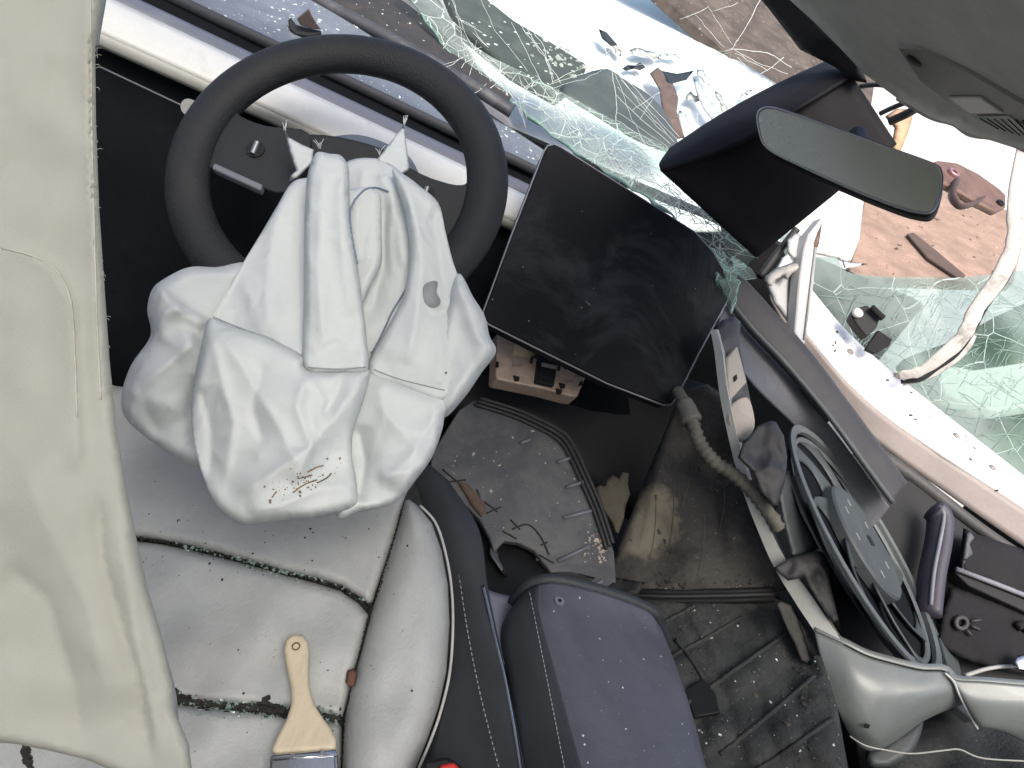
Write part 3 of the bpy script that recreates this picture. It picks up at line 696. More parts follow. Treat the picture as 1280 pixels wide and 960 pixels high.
# column shroud and stalks behind the wheel
pillow('column_shroud', [(375, 205), (395, 178), (440, 168), (480, 178), (515, 200), (520, 240), (440, 250)], Plane((400, 180, .9), (500, 200, .9), (440, 250, .84)), M['dash'], rim=18, puff=.02, back=.06, step=6, parent=sw)
st = tube('stalk', [U(*p) for p in smooth_line([(240, 136, .89), (262, 146, .90), (300, 166, .90), (360, 190, .92)], 4)], [.0075] * 13, M['spoke'], sw, seg=12)
tube('stalk_cap', [U(236, 134, .852), U(241, 136, .864)], .0095, M['visorgrey'], sw, seg=16, auto=40)
pillow('stalk_boot', [(280, 156), (296, 148), (318, 156), (336, 178), (330, 190), (300, 172)], Plane((280, 156, .9), (330, 180, .92), (300, 175, .9)), M['dashedge'], rim=7, puff=.01, back=.03, step=4, parent=sw)
pillow('gear_stalk', [(548, 246), (566, 248), (592, 262), (598, 274), (580, 280), (556, 268)], Plane((548, 246, .9), (598, 262, .92), (570, 280, .9)), M['vinyl'], rim=8, puff=.012, back=.03, step=4, parent=sw)
def text(name, body, size, plane, px, py, mat, parent, right, upv, off=.001):
    cu = bpy.data.curves.new(name, 'FONT'); cu.body = body; cu.size = size; cu.extrude = .0001; cu.align_x = 'CENTER'; cu.align_y = 'CENTER'
    tmp = bpy.data.objects.new('t', cu); COL.objects.link(tmp); dg = bpy.context.evaluated_depsgraph_get(); dg.update()
    me = bpy.data.meshes.new_from_object(tmp.evaluated_get(dg)); bpy.data.objects.remove(tmp)
    c = plane.at(px, py, off); r = (right - plane.n * right.dot(plane.n)).normalized(); u = plane.n.cross(r)
    V = [c + r * v.co.x + u * v.co.y + plane.n * v.co.z for v in me.vertices]; F = [tuple(p.vertices) for p in me.polygons]
    return mobj(name, V, F, mat, parent, smooth=False)
gpn = Plane((548, 246, .885), (598, 262, .905), (570, 280, .885))
for ch, q in zip('RND', ((576, 261), (580, 268), (582, 274))): text('gear_letter', ch, .0055, gpn, q[0], q[1], M['visorgrey'], sw, ax_x, ax_y, off=.004)

# ================================================================== DRIVER AIRBAG
bag = thing('driver_airbag', 'deflated white nylon airbag with deep folds spilling over the seat front', 'airbag')
ap = Plane((430, 200, .765), (240, 600, .655), (560, 600, .67))
apb = Plane((300, 334, .752), (160, 500, .715), (250, 580, .715))
def bagpan(name, ol, off, ctrl=(), st=(), fc=(1, 46, .005, 1.4), rim=9, puff=.010, back=.006, sig=38, smooth=True, fine=.0012):
    return pillow(name, ol, Offset(ap, off), M['bag'], rim=rim, puff=puff, back=back, controls=ctrl, strokes=st, facet=(fc, (fc[0] + 50, 19, fine, 1.3)), step=3.0, sig=sig, parent=bag, smooth_edge=smooth, wob=.004, soft=2)
# deep inner layers first, then the bands that lie over them
inner = bagpan('bag_panel', [(430, 205), (470, 198), (500, 214), (520, 240), (530, 320), (520, 420), (470, 470), (430, 450), (420, 330), (425, 250)], -.014, rim=20,
    st=[([(455, 205), (452, 235), (446, 262)], .006, 5, 7), ([(472, 204), (484, 240), (498, 280), (504, 340)], .008, 6, 9), ([(486, 216), (492, 250), (486, 300), (490, 350)], .007, 4, 8), ([(480, 250), (480, 330), (462, 400)], -.010, 8, 10)], fc=(3, 30, .004, 2.2))
flap = bagpan('bag_fold', [(428, 240), (440, 236), (456, 234), (470, 238), (476, 246), (477, 286), (477, 328), (466, 352), (454, 378), (446, 372), (436, 330), (430, 280)], .002, rim=7,
    st=[([(446, 246), (448, 290), (446, 330)], .006, 8, 6), ([(462, 240), (464, 280), (458, 330)], .004, 6, 7)], fc=(5, 28, .004, 1.8))
left = bagpan('bag_panel', [(364, 229), (384, 222), (400, 224), (402, 330), (400, 462), (376, 456), (340, 440), (300, 428), (258, 412), (266, 392), (284, 362), (304, 328), (326, 292), (346, 258)], .002, ctrl=[(300, 340, -.022), (280, 400, -.018), (350, 380, .012), (380, 300, .010), (340, 280, -.010)],
    st=[([(352, 250), (340, 300), (330, 360), (336, 420)], .007, 16, 22), ([(376, 240), (372, 320), (376, 440)], -.008, 8, 14), ([(300, 350), (316, 380), (330, 424)], .005, 10, 14)], fc=(7, 60, .004, 1.4))
rband = bagpan('bag_panel', [(490, 214), (505, 218), (524, 232), (548, 254), (557, 290), (566, 326), (576, 354), (584, 384), (580, 420), (572, 450), (563, 494), (540, 500), (500, 484), (462, 470), (464, 444), (484, 410), (504, 370), (511, 330), (511, 296), (504, 258)], .010,
    ctrl=[(520, 300, .012), (548, 300, -.012), (530, 420, .012), (572, 400, -.016), (490, 450, -.004)],
    st=[([(500, 222), (520, 270), (528, 330), (520, 400), (508, 460)], .009, 14, 10), ([(540, 254), (548, 320), (560, 380)], -.008, 8, 12), ([(546, 384), (566, 392), (582, 400)], -.007, 6, 8), ([(548, 392), (552, 440), (548, 486)], .007, 14, 10)], fc=(9, 44, .005, 1.8))
lowr = bagpan('bag_panel', [(446, 462), (470, 464), (510, 480), (562, 492), (556, 520), (552, 540), (540, 572), (520, 600), (504, 620), (486, 632), (450, 640), (420, 646), (424, 580), (436, 520)], .004,
    ctrl=[(500, 550, .016), (545, 540, -.012), (450, 560, -.014), (480, 610, .010)],
    st=[([(466, 470), (484, 520), (520, 560), (500, 620)], .010, 16, 22), ([(555, 500), (520, 560), (476, 610)], .009, 14, 20), ([(446, 530), (456, 580), (446, 630)], -.012, 8, 12), ([(470, 478), (500, 494), (552, 506)], .005, 8, 5), ([(540, 575), (510, 590), (470, 592)], .007, 10, 8)], fc=(11, 46, .0045, 1.3))
cband = bagpan('bag_panel', [(384, 222), (390, 200), (397, 190), (412, 192), (427, 195), (436, 212), (437, 252), (441, 291), (447, 331), (454, 383), (458, 421), (459, 464), (430, 467), (384, 465), (378, 440), (380, 380), (380, 310), (381, 260)], .028,
    ctrl=[(410, 250, .008), (425, 330, .012), (440, 420, .004), (395, 400, .002)],
    st=[([(406, 196), (400, 260), (398, 340), (404, 440)], .008, 12, 12), ([(430, 205), (424, 260), (430, 330), (440, 400)], .006, 10, 12), ([(384, 440), (420, 420), (450, 430)], .004, 8, 10)], fc=(13, 40, .0035, 2.0), rim=7)
lowl = bagpan('bag_panel', [(262, 398), (290, 408), (330, 420), (378, 444), (384, 460), (420, 462), (459, 461), (461, 476), (452, 508), (442, 536), (440, 570), (446, 606), (443, 632), (400, 646), (357, 650), (322, 655), (297, 654), (268, 630), (252, 590), (241, 545), (239, 510), (243, 474), (252, 430)], .020,
    ctrl=[(300, 520, .022), (350, 600, .024), (260, 560, -.018), (400, 520, .020), (440, 560, -.010), (300, 630, .0), (420, 620, .004)],
    st=[([(262, 402), (274, 460), (292, 530), (280, 610)], .010, 20, 12), ([(266, 404), (310, 470), (352, 540), (380, 600)], .008, 14, 20), ([(384, 462), (372, 510), (390, 560), (364, 610)], .010, 14, 10), ([(456, 470), (420, 520), (386, 560), (330, 600), (290, 620)], .012, 12, 18),
        ([(384, 466), (404, 500), (398, 540)], .006, 8, 6), ([(430, 466), (418, 500), (400, 520)], -.006, 6, 9), ([(446, 606), (400, 610), (350, 632), (300, 640)], .008, 12, 10), ([(330, 450), (316, 510), (330, 560)], -.008, 12, 14), ([(250, 480), (264, 540), (262, 600)], -.008, 8, 12)], fc=(15, 56, .0045, 1.3), rim=12)
body_l = [cband, lowl, rband, lowr, left, flap, inner]
class _B: pass
def bag_hit(x, y, lift=.0):
    best = (None, None); bd = 1e9
    for o in body_l:
        p, n = hit(o, x, y, lift)
        if p is not None and (p - EYE).length < bd: bd = (p - EYE).length; best = (p, n)
    return best
pillow('bag_fold', [(318, 334), (270, 334), (236, 334), (206, 348), (190, 362), (184, 388), (188, 420), (164, 456), (152, 494), (158, 524), (196, 556), (250, 586), (290, 560), (330, 420)], apb, M['bag'],
       rim=18, puff=.025, back=.03, step=4, parent=bag, wob=.01, soft=2, facet=((31, 44, .006, 1.2), (32, 20, .002)), strokes=[([(196, 354), (212, 374), (236, 392), (262, 404)], .020, 22, 3), ([(186, 420), (206, 388), (230, 380)], .016, 20, 3),
       ([(250, 420), (200, 462), (158, 500)], .02, 20, 22), ([(166, 470), (186, 520), (200, 552)], -.01, 10, 14), ([(250, 470), (240, 520), (246, 560)], -.015, 12, 18)])
pillow('bag_fold', [(572, 342), (592, 372), (606, 395), (612, 420), (620, 440), (602, 466), (578, 500), (552, 522), (540, 480), (556, 400)], Plane((570, 350, .715), (620, 440, .71), (550, 520, .70)), M['bag'],
       rim=12, puff=.018, back=.025, step=4, parent=bag, soft=2, facet=((41, 30, .006, 1.3), (42, 16, .002)), strokes=[([(574, 350), (596, 420), (620, 440)], .012, 10, 10), ([(618, 442), (586, 462), (556, 520)], .010, 12, 10)])
tl = Plane((356, 162, .80), (390, 188, .79), (364, 226, .78)); tr2 = Plane((504, 155, .82), (472, 198, .785), (511, 212, .79))
pillow('torn_tab', [(355, 161), (362, 172), (376, 180), (392, 187), (390, 204), (380, 214), (372, 222), (361, 227), (363, 220), (370, 213), (362, 190)], tl, M['bag'], rim=5, puff=.004, back=.003, step=3, smooth_edge=False, parent=bag, wob=.004)
pillow('torn_tab', [(505, 155), (508, 180), (512, 212), (498, 220), (486, 220), (472, 198), (488, 178)], tr2, M['bag'], rim=5, puff=.004, back=.003, step=3, smooth_edge=False, parent=bag, wob=.004)
# frayed threads, stitch lines, stains, shade patch
rg = random.Random(3)
fr_ = []
for (x, y, d, n) in ((356, 161, .80, 7), (505, 155, .82, 7), (399, 184, .775, 5), (474, 192, .785, 4)):
    for _ in range(n):
        a = rg.uniform(-2.3, -.9); l = rg.uniform(5, 12)
        fr_.append(tube_geo([U(x + rg.uniform(-2, 2), y + 2, d), U(x + l * .5 * math.cos(a), y + l * .5 * math.sin(a), d), U(x + l * math.cos(a) + rg.uniform(-2, 2), y + l * math.sin(a), d)], .00035, 4))
V, F = merge(fr_); mobj('frayed_threads', V, F, M['bag'], bag, kind='stuff')
def on_path(o, pts, lift=.0006, step=3):
    out = []
    for q in resample(smooth_line(pts, 6), step, False):
        p, n = o(q[0], q[1], lift) if callable(o) else hit(o, q[0], q[1], lift)
        if p is not None: out.append(p)
    return out
stitch = surface('grey_stitch', (.30, .31, .31), .8, bump=0); blue = surface('blue_grey_cord', (.16, .20, .27), .7, bump=0)
for o_, pts in ((left, [(266, 396), (300, 410), (340, 424), (376, 446)]), (cband, [(386, 459), (420, 461), (456, 459)]), (rband, [(468, 462), (500, 474), (556, 488)])):
    tube('seam', on_path(o_, pts), .0006, stitch, bag, seg=5)
tube('tether_cord', on_path(bag_hit, [(486, 240), (472, 235), (456, 238), (444, 250)], .001) + on_path(cband, [(436.5, 262), (437, 280), (441, 305), (446, 330)], .0006), .0009, blue, bag, seg=6)
tube('tether_cord', on_path(inner, [(508, 362), (490, 392), (470, 434), (464, 442)], .0012), .0010, blue, bag, seg=6)
vp = [(530, 356), (540, 352), (546, 354), (545, 366), (550, 378), (542, 385), (532, 380), (528, 368)]
vv = []
for q in smooth_line(vp, 4, True):
    p, n = hit(rband, q[0], q[1], .0015); vv.append(p)
if all(v is not None for v in vv):
    c = sum(vv, Vector()) / len(vv); n = len(vv)
    mobj('shade_patch', [c] + vv, [(0, i + 1, (i + 1) % n + 1) for i in range(n)], surface('grey_patch', (.26, .28, .30), .7, bump=.1), bag, solid=.0008, face_cam=True)  # flat grey patch painting the shade of a hollow in the cloth
pc = []
for _ in range(90):
    x = rg.gauss(380, 20); y = 601 - (x - 380) * .35 + rg.gauss(0, 8); p, n = bag_hit(x, y)
    if p is not None: pc.append(grain(rg, p, rg.choice((.0003, .0004, .0006, .0009)), n))
for pts in ([(366, 616), (380, 606), (396, 600)], [(384, 590), (396, 584), (404, 582)], [(396, 604), (408, 598), (414, 592)], [(340, 622), (346, 614)], [(372, 598), (390, 594)]):
    pc.append(tube_geo(on_path(bag_hit, pts, .0003, 4), .0007, 4))
for x, y in ((557, 466), (425, 573), (375, 615), (338, 628)):
    p, n = bag_hit(x, y)
    if p is not None: pc.append(grain(rg, p, .0014, n))
V, F = merge(pc); mobj('soot_marks', V, F, surface('brown_soot', (.16, .12, .07), .9, var=.5, vscale=150), bag, kind='stuff')

# ================================================================== DRIVER SEAT
seat = thing('driver_seat', 'white leather driver seat with grimy seams full of glass grit', 'seat')
sp = Plane((330, 560, .93), (140, 940, .68), (440, 940, .70))
s1 = [(-60, 540), (40, 500), (140, 482), (300, 500), (440, 540), (520, 590), (506, 622), (494, 668), (478, 715), (464, 758), (452, 748), (428, 733), (392, 722), (356, 714), (300, 698), (240, 683), (200, 675), (165, 671), (60, 668), (-60, 672)]
s2 = [(-60, 677), (60, 673), (165, 676), (200, 680), (240, 688), (300, 703), (356, 719), (392, 728), (426, 739), (448, 754), (461, 769), (450, 815), (440, 850), (432, 884), (428, 896), (400, 893), (360, 886), (300, 880), (250, 876), (215, 871), (60, 868), (-60, 870)]
s3 = [(-60, 877), (60, 875), (215, 879), (250, 883), (300, 888), (360, 894), (400, 900), (427, 903), (427, 940), (422, 1010), (380, 1060), (200, 1060), (-60, 1060)]
s4 = [(507, 621), (522, 632), (540, 654), (552, 688), (560, 730), (562, 780), (558, 840), (548, 885), (534, 925), (514, 975), (500, 1030), (430, 1050), (428, 950), (430, 904), (438, 862), (450.5, 818), (464, 766), (479.5, 714), (495.5, 664)]
seg_o = []
for nm, ol, pf, rm, cr in (('front_panel', s1, .020, 11, 31), ('middle_panel', s2, .018, 11, 32), ('rear_panel', s3, .018, 11, 33)):
    seg_o.append(pillow(nm, ol, sp, M['leather'], rim=rm, puff=pf, back=.06, step=6, parent=seat, wob=.008, smooth_edge=False))
bol = pillow('side_bolster', s4, sp, M['leather'], rim=44, puff=.045, back=.08, step=5, parent=seat, wob=.006, smooth_edge=False, rimpow=2.2)
slab('seat_base', [(-60, 540), (140, 484), (300, 502), (440, 542), (520, 592), (552, 700), (556, 830), (530, 920), (490, 1060), (-60, 1060)], sp, .16, M['gap'], seat, off=-.012, bevel=.01)
tube('piping', [sp.at(q[0] + 1, q[1], .004) for q in smooth_line([(524, 634), (543, 655), (555, 690), (563, 735), (565, 785), (561, 842), (550, 890), (536, 930), (515, 980), (500, 1030)], 5)], .0016, surface('white_piping', (.42, .42, .41), .5), seat, seg=6)
rg = random.Random(21)
def grit(pts, n, spread, smin, smax, mat, name, dense=None):
    L_ = resample(smooth_line(pts, 5), 2, False); pc = []
    for _ in range(n):
        t = rg.random(); t = t if dense is None else min(1, max(0, rg.gauss(*dense)))
        q = L_[int(t * (len(L_) - 1))]; x, y = q[0] + rg.gauss(0, spread * .5), q[1] + rg.gauss(0, spread)
        p, nn = None, None
        for o in seg_o + [bol]:
            p, nn = hit(o, x, y)
            if p is not None: break
        if p is None: p, nn = sp.at(x, y, .003), sp.n
        pc.append(grain(rg, p, rg.uniform(smin, smax), nn))
    V, F = merge(pc); return mobj(name, V, F, mat, seat, kind='stuff', smooth=False)
seamA = [(150, 673), (200, 678), (240, 686), (300, 701), (356, 717), (392, 726), (430, 738), (452, 755), (460, 764)]
seamB = [(216, 872), (250, 880), (300, 885), (345, 890), (380, 893), (425, 898)]
seamC = [(502, 640), (488, 690), (474, 738), (462, 768), (450, 815), (440, 856), (431, 905), (428, 955)]
grit(seamA, 260, 1.3, .0006, .0016, M['grime'], 'seam_grit'); grit(seamB, 330, 2.6, .0010, .0028, M['grime'], 'seam_grit'); grit(seamC, 240, .9, .0005, .0013, M['grime'], 'seam_grit')
grit([(215, 870), (236, 874)], 70, 4.0, .0015, .0035, M['grime'], 'seam_grit'); grit([(328, 884), (358, 892)], 110, 4.0, .0015, .004, M['grime'], 'seam_grit'); grit([(30, 935), (38, 960)], 60, 3, .001, .003, M['grime'], 'seam_grit')
grit(seamA, 120, 3.0, .0008, .0022, M['crumb_green'], 'seam_glass', (.55, .15)); grit(seamB, 300, 5.0, .0010, .0026, M['crumb_green'], 'seam_glass')
pc = []
for _ in range(130):
    x = rg.uniform(170, 555); y = rg.uniform(600, 955) if rg.random() < .6 else rg.uniform(640, 720)
    for o in seg_o + [bol]:
        p, nn = hit(o, x, y)
        if p is not None: pc.append(grain(rg, p, rg.choice((.0004, .0006, .0006, .0009, .0014)), nn)); break
V, F = merge(pc); mobj('loose_grit', V, F, M['grime'], seat, kind='stuff', smooth=False)
chip = Offset(sp, .020)
pillow('rust_chip', [(434, 838), (444, 835), (446, 846), (443, 857), (436, 859), (432, 852)], chip, surface('brown_chip', (.11, .05, .035), .8, var=.3, vscale=90, bump=.5), rim=3, puff=.003, back=.004, step=2.5, label='small reddish-brown chip lying on the seat seam by bolster', cat='chip', smooth_edge=False)

# ================================================================== PAINT BRUSH
br = thing('paint_brush', 'flat paint brush with pale wooden handle lying on white seat', 'brush')
brp = Offset(sp, .036)
hnd = [(354, 812), (356, 800), (362, 793), (370, 791), (378, 793), (384, 800), (386, 812), (385, 835), (386, 858), (392, 878), (402, 894), (414, 910), (420, 924), (420, 937), (340, 942), (339, 934), (346, 918), (357, 898), (363, 880), (363, 858), (358, 835)]
ho = slab('handle', hnd, brp, .013, M['wood'], br, bevel=.0045, seg=4)
disc('hang_hole', 370, 808, Offset(brp, .0006), .0042, .0006, surface('hole_dark', (.10, .09, .045), .8), br, hole=.003)
slab('ferrule', [(337, 943), (421, 936), (426, 1015), (334, 1022)], brp, .016, M['chrome'], br, off=.002, bevel=.003)
for x, y in ((366, 945), (403, 941)): disc('ferrule_pin', x, y, Offset(brp, .003), .002, .0015, M['steel'], br, seg=10)
tube('ferrule_rib', [brp.at(338, 951, .002), brp.at(422, 944, .002)], .0012, M['chrome'], br)
slab('bristles', [(335, 1023), (425, 1016), (430, 1085), (330, 1092)], brp, .012, surface('bristle_hair', (.35, .27, .16), .9, streak=(6, 1, 1)), br, bevel=.002)

# ================================================================== CURTAIN AIRBAG
cur = thing('curtain_airbag', 'cream side curtain airbag hanging down beside the driver seat', 'airbag')
cp_ = Plane((60, 0, .42), (60, 900, .40), (0, 500, .405))
c_out = [(-160, -80), (60, -80), (131, -80), (127, 0), (119, 62), (120, 150), (124, 260), (130, 350), (137, 450), (146, 540), (160, 620), (172, 680), (186, 740), (204, 800), (217, 860), (220, 892), (236, 930), (246, 1010), (200, 1010), (150, 968), (110, 950), (60, 938), (20, 930), (-160, 915)]
cb = pillow('curtain_panel', c_out, cp_, M['curtain'], rim=10, puff=.010, back=.012, step=7, parent=cur, smooth_edge=False, wob=.004,
       strokes=[([(110, -40), (112, 150), (117, 300), (122, 450), (132, 560)], .005, 10, 10), ([(0, 308), (40, 318), (72, 340), (90, 380), (95, 460), (100, 600)], .006, 40, 5),
                ([(120, 600), (128, 700), (150, 780), (175, 860), (190, 960)], -.008, 14, 8), ([(20, 560), (60, 660), (110, 760), (140, 900)], .010, 50, 60), ([(0, 700), (60, 750), (90, 850), (100, 940)], -.010, 40, 30),
                ([(146, 640), (160, 720), (172, 800), (190, 880), (205, 960)], .006, 12, 10)], facet=((51, 120, .004, 2.2),))
pillow('curtain_back_layer', [(118, -80), (140, -80), (133, 0), (121, 70), (118, 60)], Plane((120, 0, .44), (120, 80, .44), (135, 0, .45)), surface('pale_blue_fabric', (.52, .55, .55), .8, trans=.3), rim=4, puff=.003, back=.003, step=4, parent=cur, smooth_edge=False)
pillow('curtain_back_layer', [(140, 560), (152, 620), (166, 680), (184, 740), (196, 790), (208, 820), (222, 880), (216, 930), (150, 860), (120, 600)], Plane((140, 560, .425), (220, 880, .425), (150, 860, .42)), surface('pale_fabric', (.55, .56, .54), .8, trans=.3), rim=5, puff=.004, back=.003, step=5, parent=cur)
seamc = surface('curtain_stitch', (.55, .54, .47), .8, trans=.2, bump=0)
for pts in ([(2, 310), (40, 320), (70, 338), (88, 376), (93, 440), (96, 520)], [(113, -20), (114, 150), (118, 300), (122, 420), (126, 500)]):
    tube('stitched_seam', on_path(cb, pts, .0002, 6), .0006, seamc, cur, seg=5)
rg = random.Random(9); fr_ = []
for _ in range(22):
    t = rg.random(); y = 60 + t * 480; x = 120 + max(0, (y - 250)) * .085 + rg.uniform(-1, 1)
    l = rg.uniform(2, 8); a = rg.uniform(-1.0, .6)
    fr_.append(tube_geo([U(x - 2, y, .405), U(x + l * .6 * math.cos(a), y + l * .6 * math.sin(a), .405), U(x + l * math.cos(a + .5), y + l * math.sin(a + .5), .405)], .00015, 4))
V, F = merge(fr_); mobj('loose_threads', V, F, M['curtain'], cur, kind='stuff')
# ================================================================== TOUCHSCREEN
tp = Plane((690, 181, 1.02), (607, 396, .93), (842, 505, 1.0))
scr = thing('touchscreen', 'large dusty black touchscreen tilted beside the steering wheel', 'screen')
so = [(681, 190), (686, 182), (694, 180), (702, 184), (800, 246), (868, 289), (892, 315), (906, 340), (914, 362), (908, 378), (874, 440), (846, 496), (840, 504), (830, 505), (760, 478), (680, 438), (612, 404), (606, 397), (606, 388), (640, 296)]
slab('display_glass', so, tp, .006, M['screen'], scr, bevel=.002, seg=3)
slab('housing', [(CX + (x - 760) * 1.004 + 120, y + (y - 345) * .004 + 1) for x, y in so], tp, .016, M['blackmatt'], scr, off=-.0075, bevel=.004)
edge_m = surface('bezel_edge', (.22, .23, .25), .35, metal=.6)
tube('bezel', [tp.at(x, y, -.003) for x, y in [(CX + (x - 760) * 1.006 + 120, y + (y - 345) * .006) for x, y in so]], .0016, edge_m, scr, seg=6, closed=True)
pillow('scratch', [(731, 376), (738, 379), (740, 384), (735, 381)], Plane((690, 181, 1.016), (607, 396, .926), (842, 505, .996)), M['visorgrey'], rim=2, puff=.0004, back=.0004, step=2, parent=scr, smooth_edge=False)
# module behind the screen
md = thing('control_module', 'pinkish metal control module with black clips under the touchscreen', 'module')
mp_ = Plane((620, 420, 1.04), (735, 462, 1.08), (622, 475, 1.01))
slab('case', [(622, 416), (630, 414), (735, 464), (722, 496), (714, 495), (680, 486), (622, 474), (620, 470)], mp_, .03, M['pcb'], md, bevel=.002)
slab('label_sticker', [(644, 420), (675, 436), (668, 449), (641, 444)], mp_, .0006, M['paper'], md, off=.0008, bevel=0)
slab('connector', [(672, 437), (696, 447), (690, 485), (667, 480)], mp_, .012, M['black'], md, off=.008, bevel=.0015)
slab('connector_face', [(672, 460), (692, 464), (688, 482), (668, 478)], mp_, .002, M['blackmatt'], md, off=.0105, bevel=.001)
slab('connector_stripe', [(674, 457), (692, 461), (691, 466), (673, 462)], mp_, .002, surface('grey_stripe', (.3, .28, .25), .6), md, off=.0105, bevel=0)
for x, y in ((666, 451), (700, 460)):
    V, F = tube_geo([mp_.at(a, b, .008) for a, b in ((x - 5, y + 6), (x - 4, y), (x + 2, y - 3), (x + 4, y + 4))], .0022, 8); mobj('clip', V, F, M['black'], md)
for x, y in ((645, 471), (698, 487), (702, 480)):
    slab('foot', [(x - 4, y - 1), (x + 4, y + 1), (x + 3, y + 6), (x - 2, y + 6)], mp_, .004, M['black'], md, off=.003, bevel=.0005)
for x, y in ((646, 457), (710, 477), (725, 470)):
    pc = [tube_geo([mp_.at(x - 6 + 2.2 * i, y - 2, .0003), mp_.at(x - 6 + 2.2 * i + 1, y + 1.5, .0003)], .0005, 4) for i in range(6)]
    V, F = merge(pc); mobj('print_marks', V, F, surface('dark_print', (.12, .08, .06), .8, bump=0), md, kind='stuff')
slab('edge_tab', [(724, 478), (728, 476), (727, 482), (723, 483)], mp_, .006, M['black'], md, off=.003, bevel=.001)
slab('edge_tab', [(620, 452), (623, 453), (623, 460), (620, 459)], mp_, .006, M['black'], md, off=.003, bevel=.001)
# dark recess walls round the module
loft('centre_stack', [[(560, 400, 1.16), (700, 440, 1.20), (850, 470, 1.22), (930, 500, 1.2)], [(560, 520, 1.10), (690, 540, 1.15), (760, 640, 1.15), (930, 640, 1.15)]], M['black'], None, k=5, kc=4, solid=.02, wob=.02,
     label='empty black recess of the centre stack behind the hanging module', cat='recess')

# ================================================================== CENTRE CONSOLE
con = thing('centre_console', 'dark centre console with stitched side and chrome strip beside seat', 'console')
loft('side_panel', [[(500, 560, 1.0), (520, 640, .93), (545, 720, .86), (556, 800, .80), (550, 880, .74), (520, 1000, .67)],
                    [(535, 580, .97), (560, 640, .90), (582, 720, .83), (600, 800, .77), (618, 880, .71), (640, 1000, .63)],
                    [(560, 600, .955), (598, 660, .89), (610, 735, .82), (628, 820, .75), (644, 900, .69), (664, 1000, .625)]], M['vinyl'], con, k=6, kc=6, solid=.02)
for a in range(46):
    t = a / 46; y0 = 655 + t * 320; x0 = 566 + (y0 - 655) * .195 - 8 * math.sin(t * 3.1); y1 = y0 + 4.2; x1 = x0 + .8; d = .893 - (y0 - 655) * .00079
    V, F = tube_geo([U(x0, y0, d - .006), U(x1, y1, d - .0095)], .0006, 5); mobj('stitch', V, F, M['thread'], con)
chx = [(604, 732, .817), (612, 765, .79), (620, 800, .765), (632, 850, .727), (645, 920, .675), (656, 990, .63)]
tube('chrome_strip', [U(*p) for p in smooth_line(chx, 5)], .0017, M['chrome'], con, seg=8)
loft('bin_floor', [[(606, 735, .83), (622, 800, .78), (630, 830, .755)], [(625, 742, .84), (640, 790, .80), (648, 830, .78)], [(665, 750, .86), (670, 790, .84), (672, 830, .83)]], surface('bin_grey', (.16, .175, .22), .5, var=.1, bump=.1), con, k=5, kc=4, solid=.01)
pillow('bin_mouth', [(560, 640), (600, 655), (632, 676), (680, 690), (700, 735), (640, 760), (606, 735), (585, 690)], Plane((560, 640, 1.0), (700, 735, .93), (606, 735, .90)), M['black'], rim=12, puff=.0, back=.05, step=8, parent=con)
# armrest: left flank, rounded top, right flank, front end
arm = thing('armrest', 'grey-violet padded armrest lid, dusty, beside the driver seat', 'armrest')
A_rows = [
    [(646, 800, .88), (642, 765, .838), (652, 742, .815), (672, 730, .806), (700, 729, .806), (760, 744, .82), (806, 762, .832), (822, 778, .84), (832, 800, .87), (836, 830, .92)],
    [(626, 830, .86), (622, 800, .80), (640, 772, .775), (672, 762, .77), (700, 762, .772), (762, 776, .79), (816, 796, .81), (836, 812, .818), (845, 836, .85), (850, 870, .90)],
    [(640, 920, .79), (634, 862, .74), (660, 836, .715), (690, 830, .708), (720, 832, .71), (780, 842, .725), (838, 856, .74), (856, 868, .75), (864, 890, .79), (868, 920, .84)],
    [(652, 990, .72), (648, 935, .675), (686, 915, .652), (712, 910, .647), (740, 912, .648), (800, 920, .66), (854, 930, .675), (874, 940, .685), (884, 965, .73), (888, 1000, .78)],
    [(670, 1080, .66), (668, 1020, .61), (712, 1010, .588), (740, 1008, .584), (770, 1010, .585), (830, 1015, .595), (880, 1025, .61), (900, 1035, .62), (908, 1060, .67), (910, 1100, .72)]]
def shell_rows(name, rows, mat, parent, k, kc, c0, c1, solid=.012):
    return loft(name, [r[c0:c1] for r in rows], mat, parent, k=k, kc=kc, solid=solid)
shell_rows('lid_top', A_rows, M['armrest'], arm, 6, 6, 3, 10)
shell_rows('lid_flank', A_rows, M['vinyl'], arm, 6, 6, 0, 4)
fr0 = A_rows[0]
loft('lid_front', [fr0, [(x, y + 24, d + .05) for x, y, d in fr0], [(x, y + 60, d + .12) for x, y, d in fr0]], M['vinyl'], arm, k=6, kc=3, solid=.01)
for a in range(40):
    t = a / 40; y0 = 740 + t * 240; x0 = 668 + (y0 - 740) * .2; 
    p, n = hit(bpy.data.objects['lid_flank'], x0 - 6, y0, .0006); q, _ = hit(bpy.data.objects['lid_flank'], x0 - 5.2, y0 + 4.5, .0006)
    if p is not None and q is not None: V, F = tube_geo([p, q], .0005, 5); mobj('stitch', V, F, M['thread'], arm)
po, n = hit(bpy.data.objects['lid_top'], 699, 752, .001)
if po is not None:
    V, F = tube_geo([po - n * .002, po + n * .0006], .0055, 20); mobj('round_mark', V, F, M['dashedge'], arm, auto=40)
    V, F = tube_geo([po, po + n * .0014], .0022, 12); mobj('round_mark', V, F, M['black'], arm, auto=40)
rg = random.Random(31); pc = []
for _ in range(36):
    x, y = rg.uniform(690, 880), rg.uniform(740, 955); p, n = hit(bpy.data.objects['lid_top'], x, y)
    if p is not None: pc.append(grain(rg, p, rg.choice((.0003, .0004, .0005, .0010)), n))
V, F = merge(pc); mobj('glass_specks', V, F, M['crumb'], arm, kind='stuff', smooth=False)
bk = thing('seatbelt_buckle', 'black seatbelt buckle with red button beside the white seat', 'buckle')
